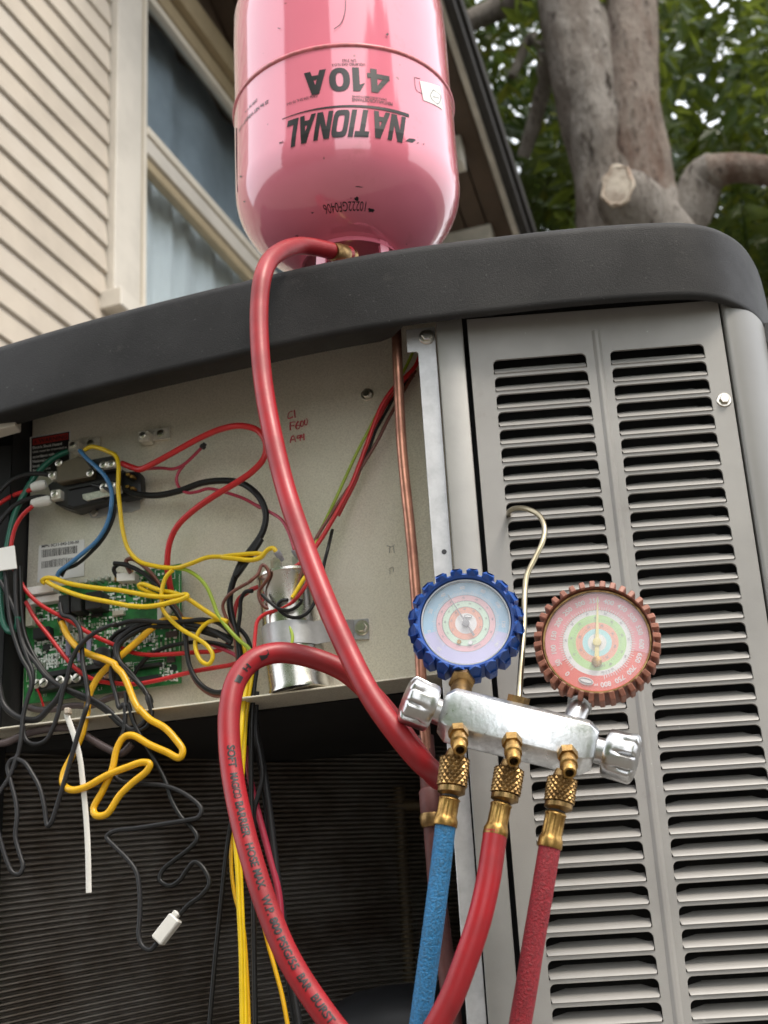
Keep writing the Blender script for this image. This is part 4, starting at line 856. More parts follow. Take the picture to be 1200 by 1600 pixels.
def gauge(cpx, cpy, y, Ro, rot, kind, label):
    c = atY(cpx, cpy, y); n = ((CAM - c).normalized() + V((0, 0, .30))).normalized(); X, Y, Z = frame_of(n, M3 @ V((0, 1, 0)))
    ca, sa_ = math.cos(math.radians(rot)), math.sin(math.radians(rot))
    U, W = X * ca - Y * sa_, X * sa_ + Y * ca                    # clockwise roll
    def q(x, y_, h=0): return c + U * x + W * y_ + n * h
    def pol(r, deg, h=0): a = math.radians(deg); return q(r * math.sin(a), r * math.cos(a), h)      # clockwise from up
    gp = empty('gauge', c, gs); tag(gp, label)
    ri = Ro * (.785 if kind == 'blue' else .865)
    bm_ = M['bluerub'] if kind == 'blue' else M['rustrub']
    rb0 = Ro * (.875 if kind == 'blue' else .905)
    pr = [(-.026, rb0 * .90), (-.024, rb0), (.004, rb0), (.0075, rb0 * .985), (.0085, (rb0 + ri) / 2), (.007, ri * 1.01), (.002, ri)]
    g = G(); g.add(lathe(pr, c, n, 72, cap=False))
    if kind == 'blue':
        N = 20
        for i in range(N):
            a = 360 / N * i + 3; t = []
            for (rr_, hw, h) in ((rb0 * .94, .0036, .008), (rb0 * 1.03, .0050, .0100), (Ro * 1.0, .0034, .002), (rb0 * .94, .0036, -.020), (rb0 * 1.03, .0050, -.021), (Ro * 1.0, .0034, -.016)):
                for s in (-1, 1): t.append(pol(rr_, a + s * math.degrees(hw / rr_), h))
            pk = pol(rb0 * 1.0, a, .0150); k = len(t); t.append(pk); pk2 = pol(Ro * 1.03, a, -.004); t.append(pk2)
            g.add((t, [(0, 12, 1), (0, 2, 12), (2, 3, 12), (3, 1, 12), (2, 4, 13), (4, 5, 13), (5, 3, 13), (3, 2, 13), (0, 6, 8, 2), (1, 3, 9, 7), (2, 8, 10, 4), (3, 5, 11, 9), (4, 10, 11, 5)]))
        g.build('boot', bm_, gp, 25)
    else:
        N = 36
        boot = g.build('boot', bm_, gp, 35)
        for i in range(N):
            a = 360 / N * i; tt = []; hw = .0021
            for (rr_, h) in ((rb0 * .965, .0095), (Ro, .0070), (Ro, -.012), (rb0 * .965, -.012)):
                for s in (-1, 1): tt.append(pol(rr_, a + s * math.degrees(hw / rr_), h))
            f8 = [(0, 2, 3, 1), (2, 4, 5, 3), (4, 6, 7, 5), (6, 0, 1, 7), (0, 6, 4, 2), (1, 3, 5, 7)]
            mesh('tooth', bevel((tt, f8), .0007), M['rustpale'], gp)
    # case, face rings
    mesh('case', lathe([(-.024, ri * .98), (.003, ri * .995), (.0045, ri * .985), (.0045, ri * .955), (.001, ri * .95)], c, n, 72, cap=False), M['galv2'] if kind == 'blue' else M['brassd'], gp, 40)
    rf = ri * .955
    if kind == 'blue': rings = [(1.0, .69, 'g_blue'), (.69, .55, 'g_pink'), (.55, .40, 'g_mint'), (.40, .25, 'g_coral'), (.25, 0, 'g_white')]
    else: rings = [(1.0, .66, 'g_red'), (.66, .56, 'g_white'), (.56, .41, 'g_lime'), (.41, .28, 'g_coral'), (.28, .18, 'g_sky'), (.18, 0, 'g_white')]
    g = G(); ms = []
    for j, (a, b, m_) in enumerate(rings):
        ms.append(M[m_]); vs = [pol(rf * a, 5 * i, .0) for i in range(72)] + [pol(rf * max(b, .001), 5 * i, .0) for i in range(72)]
        g.add((vs, [(i, (i + 1) % 72, 72 + (i + 1) % 72, 72 + i) for i in range(72)]), j)
    if kind == 'blue':       # pale lilac lower sector of the outer band
        ms.append(M['g_lilac']); vs = [pol(rf * a, 100 + 6 * i, .0003) for a in (.995, .70) for i in range(26)]; g.add((vs, [(i, i + 1, 27 + i, 26 + i) for i in range(25)]), len(ms) - 1)
    else:
        ms.append(M['g_glare']); vs = [pol(rf * a, -135 + 6 * i, .0003) for a in (.995, .67) for i in range(38)]; g.add((vs, [(i, i + 1, 39 + i, 38 + i) for i in range(37)]), len(ms) - 1)  # paler rose across the top paints glare onto the red band
    g.build('dial', ms, gp)
    g = G()
    def tick(deg, r0, r1, hw, h=.0006): 
        g.add(([pol(rf * r0, deg - hw, h), pol(rf * r0, deg + hw, h), pol(rf * r1, deg + hw * r0 / r1, h), pol(rf * r1, deg - hw * r0 / r1, h)], [(0, 1, 2, 3)]))
    def num(s, deg, r, hgt, bold=.02, h=.0006):
        P, F, asp = text2d(s, bold); a = math.radians(deg); e1 = U * math.cos(a) - W * math.sin(a); e2 = U * math.sin(a) + W * math.cos(a); hh = rf * hgt; ww = hh * asp; o = pol(rf * r, deg, h)
        return ([o + e1 * (u - .5) * ww + e2 * (v - .5) * hh for u, v in P], F)
    if kind == 'red':
        A0, A1 = -153.5, 153.5
        for i in range(17): g.add(num(str(i * 50), A0 + (A1 - A0) * i / 16, .845, .10))
        for i in range(81): tick(A0 + (A1 - A0) * i / 80, .72 if i % 5 else .745, .66, .45)
        g.add(num('psi', 166, .84, .06))
    else:
        A0, A1 = -140, 120
        for i, s in enumerate(('30', '0', '20', '40', '60', '80', '100', '120', '140')): g.add(num(s, A0 + (A1 - A0) * i / 8, .87, .085))
        for i in range(81): tick(A0 + (A1 - A0) * i / 80, .76 if i % 5 else .79, .695, .45)
    g.build('numerals', M['g_white'], gp)
    g = G()
    for (r0, r1, N_) in (((.665, .63, 60), (.47, .43, 48), (.34, .31, 36)) if kind == 'red' else ((.56, .525, 60), (.535, .55, 60), (.41, .38, 50), (.265, .29, 36))):
        for i in range(N_): tick(A0 + (A1 - A0) * i / (N_ - 1), max(r0, r1), min(r0, r1), .35)
    for r in ((.69, .55, .40) if kind == 'blue' else ()):
        g.add(lathe([(.0005, rf * r), (.0005, rf * (r - .008))], c, n, 72, cap=False))
    for r, N_ in (((.60, 9), (.50, 8), (.35, 7)) if kind == 'red' else ((.62, 9), (.48, 8), (.34, 7))):
        for i in range(N_): g.add(num(str((i + 1) * 10), A0 + (A1 - A0) * (i + .5) / N_, r, .042))
    g.add(num('R-410A', 150, .60, .04)); g.add(num('R-22', 152, .48, .035))
    g.build('scale_print', M['g_grey'], gp)
    # oval logo
    lo = pol(rf * (.80 if kind == 'red' else .17), 180 if kind == 'red' else 12, .0007)
    el = lambda r1, r2, h: ([lo + U * math.cos(2 * PI * i / 28) * rf * r1 + W * math.sin(2 * PI * i / 28) * rf * r2 + n * h for i in range(28)], [tuple(range(28))])
    g = G(); s_ = 1 if kind == 'red' else .7
    g.add(el(.15 * s_, .075 * s_, 0), 0); g.add(el(.135 * s_, .06 * s_, .0002), 1); g.add(el(.11 * s_, .03 * s_, .0004), 0)
    g.build('oval_logo', [M['g_white'], M['g_grey']], gp)
    # needle
    nd = -14.5 if kind == 'red' else -32 - rot
    nm = M['g_needle'] if kind == 'red' else M['g_grey']
    g = G(); a = math.radians(nd); e1 = U * math.cos(a) - W * math.sin(a); e2 = U * math.sin(a) + W * math.cos(a); o = c + n * .0022
    L1, L2 = ((.92, .42) if kind == 'red' else (.80, .36)); wn = .022 if kind == 'red' else .012
    g.add(prism([o + e2 * rf * L1 - e1 * rf * wn * .4, o + e2 * rf * L1 + e1 * rf * wn * .4, o + e1 * rf * wn * 1.6, o - e2 * rf * L2 + e1 * rf * wn * 2.2, o - e2 * rf * L2 - e1 * rf * wn * 2.2, o - e1 * rf * wn * 1.6], n * -.0006))
    g.add(lathe([(.001, rf * .085), (.003, rf * .08), (.0032, rf * .03)], c, n, 24))
    g.build('needle', nm, gp)
    if kind == 'red': mesh('calibration_screw', lathe([(.001, rf * .10), (.0035, rf * .095), (.004, rf * .06)], c - e2 * rf * .40, n, 20), M['brass'], gp, 40)
    else:
        for dx in (-.12, .14): mesh('calibration_screw', lathe([(.0005, rf * .055), (.0015, rf * .05)], q(rf * dx, -rf * .46), n, 16), M['brass'] if dx < 0 else M['g_white'], gp, 40)
    mesh('lens', lathe([(.0046, rf * .99), (.0062, rf * .6), (.0066, .0001)], c, n, 48, cap=False), M['lens'], gp, 60)
    # neck down to the body
    sp = {'blue': (720, 1085), 'red': (897, 1118)}[kind]
    e = atY(*sp, 1.050); top = c - W * rb0 * .93 - n * .012
    g = G(); g.add(cyl(e - W * .012, top, .0085, 20)); g.add(lathe([(0, .0105), (.006, .0105)], e.lerp(top, .50), (top - e), 6)); g.build('neck', M['brassd' if kind == 'blue' else 'steel'], gp, 40)
gauge(728, 974, 1.085, .0465, 4, 'blue', 'blue-booted low-side gauge')
gauge(933, 1004, 1.055, .0487, 14.5, 'red', 'rust-red-booted high-side gauge')
# hook
hk = [atY(x, y, d) for x, y, d in ((795, 806, 1.205), (797, 798, 1.180), (808, 794, 1.165), (826, 796, 1.150), (843, 806, 1.140), (851, 826, 1.130), (848, 846, 1.125), (836, 872, 1.120), (823, 900, 1.115), (820, 925, 1.11), (819, 970, 1.095), (815, 1030, 1.075), (811, 1088, 1.052), (810, 1105, 1.050))]
mesh('hook', tube(spline(hk, 6), .0024, 12), M['wirehook'], gs, 60)
mesh('hook_nut', lathe([(-.004, .0085), (.003, .0085)], atY(810, 1094, 1.050), bfz, 6), M['brassd'], gs, 30)
# capped ports pointing down and forward
PORT = ((716, 1146, 719, 1172), (800, 1160, 803, 1190), (887, 1180, 890, 1208))
for x0, y0, x1, y1 in PORT:
    a, b = atY(x0, y0, 1.026), atY(x1, y1, 1.008); d = b - a; L = d.length
    g = G(); g.add(lathe([(-.004, .0076), (.004, .0076)], a, d, 6)); g.add(lathe([(.004, .0055), (L * .42, .0055), (L * .45, .0066), (L * .62, .0066), (L * .66, .0053), (L * .95, .0053), (L, .0046), (L, .0032), (L - .006, .0030)], a, d, 20))
    g.build('port', M['brass'], gs, 40)
    mesh('port_bore', lathe([(L - .0058, .0033), (L - .0055, .0001)], a, d, 14), M['black'], gs)

# ------------------------------------------------------------------ hoses
def fitting(par, t0, t1, f0, f1, side=1):
    """knurled coupling t0->t1 and fluted ferrule f0->f1 (world points)"""
    d = t1 - t0; L = d.length; X, Y, Z = frame_of(d); n = 30; vs = []; fs = []; R0 = .0107
    lv = 9
    for j in range(lv + 4):
        if j < 2: dd, r_ = L * (.02 * j), R0 * (.84 + .14 * j); kn = 0
        elif j > lv + 1: dd, r_ = L * (.80 + .01 * (j - lv - 2)), R0 * (.98 - .1 * (j - lv - 2)); kn = 0
        else: dd, r_ = L * (.03 + .76 * (j - 2) / (lv - 1)), R0; kn = 1
        for i in range(n):
            a = 2 * PI * i / n; rr_ = r_ * (1 + (.075 if (i + j) % 2 else -.06) * kn); vs.append(t0 + Z * dd + (X * math.cos(a) + Y * math.sin(a)) * rr_)
    for j in range(lv + 3):
        for i in range(n):
            k = (i + 1) % n; q4 = (j * n + i, j * n + k, (j + 1) * n + k, (j + 1) * n + i)
            fs += [(q4[0], q4[1], q4[2]), (q4[0], q4[2], q4[3])] if (i + j) % 2 == 0 else [(q4[0], q4[1], q4[3]), (q4[1], q4[2], q4[3])]
    g = G(); g.add((vs, fs)); g.add(lathe([(L * .78, R0 * .8), (L * .83, R0 * .92), (L * .84, R0 * .95), (L * .98, R0 * .95), (L, R0 * .85), (L + .002, R0 * .5)], t0, d, 32)); g.add(lathe([(-.006, R0 * .55), (.001, R0 * .75)], t0, d, 20))
    mesh('coupling', g.vf, M['brassd'], par)
    mesh('coupling_neck', cyl(t1 - d * .05, f0 + (f1 - f0) * .05, .0062, 16), M['dark'], par, 40)
    d = f1 - f0; L = d.length; X, Y, Z = frame_of(d); n = 64; vs = []; fs = []
    pr = [(0, .0060, 0), (.0015, .0078, 0), (L * .09, .0080, 0), (L * .14, .0075, 1), (L * .62, .0075, 1), (L * .72, .0083, .3), (L * .78, .0089, 0), (L * .97, .0091, 0), (L, .0087, 0)]
    for dd, r_, fl in pr:
        for i in range(n): a = 2 * PI * i / n; vs.append(f0 + Z * dd + (X * math.cos(a) + Y * math.sin(a)) * r_ * (1 - fl * .09 * (1 if (i % 8) in (0, 1, 2) else 0)))
    for j in range(len(pr) - 1):
        for i in range(n): k = (i + 1) % n; fs.append((j * n + i, j * n + k, (j + 1) * n + k, (j + 1) * n + i))
    fs += [tuple(range(n - 1, -1, -1)), tuple(range((len(pr) - 1) * n, len(pr) * n))]
    mesh('ferrule', (vs, fs), M['brass'], par, 40)
def Q(*a): return [atY(*p) for p in a]
bh = tag(empty('blue_hose', atY(660, 1600, 1.05)), 'blue mottled hose hanging from the left port under the blue gauge', 'hose')
fitting(bh, *Q((711, 1184, 1.028), (705, 1240, 1.026), (703, 1245, 1.026), (695, 1291, 1.026)))
mesh('hose_tube', tube(spline(Q((697, 1284, 1.026), (695, 1300, 1.026), (688, 1360, 1.028), (678, 1440, 1.03), (667, 1520, 1.035), (656, 1600, 1.04), (640, 1700, 1.05), (600, 1850, 1.07)), 8), .0076, 20), M['hose_blue'], bh, 60)
dh = tag(empty('dark_red_hose', atY(815, 1600, 1.05)), 'dark red braided hose hanging from the right port under the rust-red gauge', 'hose')
fitting(dh, *Q((879, 1216, 1.022), (872, 1264, 1.020), (869, 1268, 1.020), (858, 1325, 1.020)))
mesh('hose_tube', tube(spline(Q((860, 1317, 1.020), (857, 1335, 1.02), (847, 1395, 1.022), (835, 1465, 1.026), (823, 1540, 1.03), (812, 1605, 1.035), (795, 1720, 1.04), (760, 1850, 1.05)), 8), .0080, 20), M['hose_dark'], dh, 60)
# the long red charging hose: tank valve -> over the cover edge -> down, back on itself, loop -> below the frame -> middle port
rh = tag(empty('red_charging_hose', atY(560, 1640, 1.05)), 'long red rubber charging hose looping from the pink tank to the middle port', 'hose')
vb = TC + V((0, 0, .034)) + V((-.35, -1, 0)).normalized() * .045
HP = [(545, 398, 1.247), (528, 395, 1.235), (500, 388, 1.222), (470, 384, 1.208), (442, 391, 1.188), (421, 408, 1.168), (410, 435, 1.155), (405, 480, 1.148), (406, 540, 1.140), (413, 610, 1.130), (428, 690, 1.118), (448, 770, 1.105), (475, 850, 1.090), (505, 930, 1.075), (540, 1010, 1.062), (578, 1085, 1.050), (620, 1145, 1.044), (655, 1187, 1.050), (678, 1208, 1.066), (686, 1217, 1.092), (676, 1208, 1.118), (650, 1175, 1.130), (612, 1122, 1.130), (575, 1080, 1.124), (535, 1047, 1.118), (480, 1026, 1.112), (432, 1020, 1.106), (395, 1032, 1.098), (370, 1062, 1.090), (359, 1105, 1.082), (358, 1155, 1.075), (364, 1215, 1.068), (378, 1285, 1.060), (397, 1355, 1.052), (420, 1425, 1.046), (450, 1495, 1.040), (490, 1560, 1.036), (545, 1630, 1.032), (600, 1668, 1.028), (655, 1640, 1.022), (700, 1570, 1.018), (728, 1500, 1.016), (748, 1440, 1.016), (763, 1375, 1.018), (771, 1322, 1.021), (774, 1300, 1.022)]
hpath = spline([atY(*p) for p in HP], 14)
HR = .0088
mesh('hose_tube', tube(hpath, HR, 24), M['hose'], rh, 60)
fitting(rh, *Q((796, 1201, 1.026), (788, 1251, 1.024), (784, 1254, 1.024), (773, 1307, 1.022)))
mesh('ferrule', lathe([(-.010, .0088), (-.004, .0100), (.008, .0098), (.012, .0078), (.022, .0072)], atY(530, 396, 1.236), atY(550, 400, 1.252) - atY(528, 395, 1.235), 24), M['brassd'], rh, 40)
# printed line along the hose
cum = [0]
for a, b in zip(hpath, hpath[1:]): cum.append(cum[-1] + (b - a).length)
def proj(p): v = M3.transposed() @ (p - CAM); return 600 + FPX * v.x / -v.z, 800 - FPX * v.y / -v.z
def arc_at(px, py, lo, hi): return min(range(lo, hi), key=lambda i: (proj(hpath[i])[0] - px) ** 2 + (proj(hpath[i])[1] - py) ** 2)
def hose_print(body_, i0, i1, hgt=.0072, shift=0.0, name='lettering'):
    P, F, asp = text2d(body_, .03, 0, 2); sA, sB = cum[i0], cum[i1]; out = []; j = i0
    for u, v in P:
        s = sA + (sB - sA) * u; j = max(k for k in range(i0, i1 + 1) if cum[k] <= s + 1e-9); j = min(j, len(hpath) - 2)
        f = (s - cum[j]) / max(cum[j + 1] - cum[j], 1e-9); c = hpath[j].lerp(hpath[j + 1], f)
        t = (hpath[min(j + 2, len(hpath) - 1)] - hpath[max(j - 1, 0)]).normalized(); vd = CAM - c; vd = (vd - t * vd.dot(t)).normalized(); sd_ = vd.cross(t).normalized() * -1
        rt = M3 @ V((1, .3, 0)); sd_ = sd_ if sd_.dot(rt) > 0 else -sd_
        a = ((v - .5) * hgt + shift) / HR; out.append(c + (vd * math.cos(a) + sd_ * math.sin(a)) * (HR + .0003))
    mesh(name, (out, F), M['black'], rh)
N_ = len(hpath)
ia, ib = arc_at(360, 1168, 380, N_), arc_at(513, 1592, 380, N_)
def at_frac(f):
    s = cum[ia] + (cum[ib] - cum[ia]) * f; return min(range(ia, ib + 1), key=lambda k: abs(cum[k] - s))
def at_row(py): return min(range(ia - 6, min(ib + 12, N_ - 1)), key=lambda k: abs(proj(hpath[k])[1] - py))
for w_, y0, y1 in (('SOFT', 1170, 1207), ('MAGIC\u00ae', 1213, 1253), ('BARRIER', 1260, 1316), ('HOSE', 1324, 1358), ('MAX.', 1367, 1395), ('W.P.', 1405, 1433), ('800', 1442, 1464), ('PSIG/55', 1472, 1519), ('BAR', 1528, 1552), ('BURST', 1562, 1600)):
    hose_print(w_, at_row(y0), at_row(y1), .0064, .0012)
ic = arc_at(376, 1036, 300, N_)
for k, dk in ((0, 4), (8, 4), (-14, 6)): hose_print('I' if k else 'H', ic + k, ic + k + dk, .005, .0015, 'print_mark')

# ------------------------------------------------------------------ loose wires (each one its own thing)
def wpts(chunks):
    out = []
    for k, h0, h1, pts in chunks:
        for i, (x, y) in enumerate(pts): out.append(R(k, x, y, h0 + (h1 - h0) * i / max(1, len(pts) - 1)))
    return out
def wire(name, label, mat, r, chunks, group='loose control wires', parent=None, step=5):
    o = mesh(name, tube(spline(wpts(chunks), step), r * (.83 if r >= .0039 else .67), 10), M[mat], parent, 60)
    if not parent: tag(o, label, 'wire', group)
    return o
w1 = 'wire'
wire('red_wire', 'thick red wire arching from the contactor over the bare plate to the board', 'red', .0040, [('A', .026, .05, [(545, 298), (590, 315), (625, 324), (680, 300), (780, 245), (900, 180), (1000, 140), (1080, 130)]), ('A', .05, .05, [(1150, 150), (1185, 200), (1180, 270), (1130, 330), (1060, 380)]), ('A', .05, .03, [(960, 440), (860, 510), (790, 580), (755, 660), (745, 760)]), ('E', .03, .018, [(440, 120), (458, 250), (480, 375)])])
wire('crimson_wire', 'short crimson wire stub crossing below the thick red arch', 'crimson', .0026, [('A', .022, .03, [(640, 322), (720, 318), (775, 322), (820, 303), (870, 258), (914, 212)])])
wire('crimson_wire', 'thin crimson wire looping from the stub to the capacitor top', 'crimson', .0026, [('A', .024, .03, [(822, 305), (798, 335), (788, 370), (800, 405), (835, 428), (880, 424), (930, 410), (1000, 425), (1090, 455), (1160, 495)]), ('H', .03, .05, [(60, 975), (130, 1010), (190, 1050), (228, 1120), (250, 1190)]), ('C', .05, .042, [(505, 155), (530, 200)])])
wire('black_wire', 'thick black wire swooping from the contactor down past the capacitor', 'blk', .0041, [('A', .02, .045, [(545, 405), (600, 432), (700, 440), (800, 420), (900, 385), (980, 375), (1060, 380), (1120, 410), (1165, 460), (1187, 530), (1172, 605), (1130, 670), (1080, 735), (1052, 800)]), ('C', .04, .03, [(300, 90), (230, 175), (160, 280), (122, 380), (112, 470), (125, 560), (150, 660), (170, 760), (175, 850)])])
wire('yellow_wire', 'yellow wire running from the contactor across to the capacitor terminal', 'yellow', .0035, [('K', .03, .045, [(585, 245), (640, 217), (700, 225), (790, 258), (862, 300), (886, 380), (886, 480), (884, 600), (900, 760)]), ('A', .045, .04, [(545, 580), (572, 680), (620, 733), (690, 755), (780, 764)]), ('A', .045, .05, [(850, 745), (930, 716), (1020, 716), (1130, 729), (1175, 702)]), ('C', .05, .055, [(60, 195), (150, 205), (240, 213), (300, 198), (340, 152), (375, 142)]), ('C', .055, .046, [(395, 165), (430, 212)])])
wire('yellow_green_wire', 'yellow wire turning lime green as it drops right of the board', 'lime', .0030, [('E', .04, .04, [(400, 148), (500, 152), (600, 165), (700, 222), (780, 312), (832, 430), (875, 545), (940, 640), (1050, 760), (1150, 850), (1165, 950)])])
wire('yellow_wire', 'yellow wire curling in a small loop right of the board', 'yellow', .0034, [('E', .042, .035, [(490, 168), (435, 225), (402, 320), (394, 420), (405, 500), (455, 572), (560, 668), (700, 752), (785, 815), (832, 900), (800, 968), (740, 950), (692, 865), (684, 775), (715, 690), (790, 615), (890, 590), (960, 620)]), ('E', .03, .025, [(1040, 720), (1110, 880), (1110, 1000), (1085, 1180), (1075, 1330), (1070, 1418)])])
wire('yellow_wire', 'long bright yellow wire folded back across the top of the board', 'yellow', .0038, [('G', .034, .04, [(375, 60), (352, 42), (380, 20), (440, 18), (560, 58), (700, 85), (900, 110)]), ('E', .04, .048, [(0, 335), (150, 360), (300, 388), (450, 396), (560, 382), (605, 376)]), ('E', .052, .048, [(612, 395), (560, 420), (480, 440), (380, 465), (250, 480), (100, 470)]), ('G', .046, .036, [(1067, 247), (900, 215), (700, 175), (550, 125), (430, 72), (390, 48)])])
wire('yellow_wire', 'yellow wire doubling back beneath the folded yellow wire on the board', 'yellow', .0036, [('E', .03, .04, [(470, 415), (400, 400), (290, 355), (212, 315), (205, 295), (240, 288), (320, 318), (400, 345), (500, 362), (610, 408), (720, 480), (860, 568), (960, 610)])])
wire('yellow_wire', 'amber yellow wire zigzagging below the board in front of the coil', 'orange', .0042, [('G', .03, .05, [(505, 372), (520, 400), (560, 490), (640, 590), (740, 650), (860, 690), (960, 740)]), ('E', .05, .055, [(0, 985), (60, 1050), (110, 1150), (160, 1280), (212, 1372)]), ('D', .055, .06, [(650, 80), (700, 130), (770, 170), (820, 222), (857, 280), (842, 312), (780, 285), (700, 250), (620, 207), (582, 215), (548, 270), (525, 370), (480, 470), (438, 550)]), ('D', .062, .066, [(450, 582), (500, 576), (560, 490), (620, 430), (690, 372), (702, 342), (670, 333), (600, 355), (500, 395), (400, 450), (335, 463)]), ('D', .06, .045, [(294, 430), (300, 380), (340, 300), (385, 200), (410, 90)]), ('B', .04, .028, [(480, 960), (495, 860), (550, 760), (610, 700), (680, 640), (760, 570), (850, 490), (920, 452), (1000, 455), (1060, 460), (1140, 480)])])
wire('red_wire', 'red wire slanting from the left bundle across the middle of the board', 'red', .0034, [('A', .05, .045, [(145, 488), (100, 530), (70, 580), (50, 660), (48, 740)]), ('G', .045, .03, [(130, -40), (160, 20), (205, 105), (300, 210), (420, 290), (560, 360), (700, 450), (850, 530), (1000, 590)]), ('E', .026, .022, [(60, 832), (150, 870), (280, 890), (450, 885), (600, 875), (720, 866), (850, 860), (930, 830), (970, 770), (975, 700), (1005, 600), (1030, 470), (1060, 405), (1120, 365)]), ('C', .03, .05, [(240, 393), (320, 362), (420, 310), (500, 260), (575, 205)]), ('H', .045, .02, [(380, 1150), (440, 1050), (490, 960), (540, 862), (572, 780), (612, 670), (652, 560), (692, 470), (750, 390), (800, 345), (850, 290), (876, 230)])])
wire('red_wire', 'red wire bowing along the lower edge of the board toward the hose', 'red', .0034, [('G', .035, .03, [(215, 215), (290, 350), (400, 490), (500, 620), (580, 720), (680, 810), (780, 862), (900, 890)]), ('E', .03, .02, [(0, 1132), (100, 1140), (220, 1134), (400, 1098), (550, 1060), (700, 1025), (850, 1000), (1020, 965), (1080, 930)])])
wire('red_wire', 'short red wire entering the lower white sleeve from the left', 'red', .0036, [('A', .03, .03, [(150, 412), (110, 424), (70, 436), (20, 462), (-30, 500)])])
wire('green_wire', 'green ground wire curving from the lug down the left side', 'green', .0040, [('A', .02, .04, [(305, 243), (260, 262), (215, 292), (160, 350), (110, 430), (70, 510), (45, 600), (30, 680), (15, 780)]), ('G', .04, .05, [(5, 150), (8, 280), (35, 410), (80, 462), (120, 450), (146, 410), (150, 340)])])
wire('blue_wire', 'blue wire crossing the contactor and sweeping down to the board', 'blue', .0036, [('K', .03, .044, [(540, 250), (600, 318), (680, 390), (755, 465), (805, 550), (828, 640), (820, 760)]), ('A', .04, .03, [(492, 520), (470, 585), (430, 645), (370, 698), (305, 750), (262, 785), (255, 815)])])
wire('black_wire', 'black wire running beside the blue wire down to the board', 'blk', .0030, [('K', .034, .04, [(660, 560), (720, 570), (790, 600), (835, 650), (846, 740)]), ('A', .038, .026, [(512, 510), (495, 570), (455, 640), (400, 700), (340, 750), (290, 772), (275, 800)])])
wire('gray_wire', 'dark grey wire entering the upper cream terminal of the contactor', 'gray', .0038, [('A', .028, .04, [(225, 350), (180, 343), (120, 347), (60, 368), (20, 400), (-25, 450)])])
wire('gray_wire', 'dark grey wire entering the lower cream terminal of the contactor', 'gray', .0038, [('A', .028, .04, [(228, 450), (180, 446), (120, 458), (70, 482), (25, 525), (-25, 590)])])
for a, b in (((238, 548), (112, 585)), ((285, 690), (118, 725))):
    pa, pb = R('K', *a, .028), R('K', *b, .030); o = mesh('crimp_sleeve', lathe([(0, .0040), (.003, .0056), ((pb - pa).length * .7, .0056), ((pb - pa).length, .0046)], pa, pb - pa, 18), M['white'], None, 40)
    tag(o, 'white crimp sleeve on the %s red wire beside the contactor' % ('upper' if a[1] < 600 else 'lower'), 'wire connector')
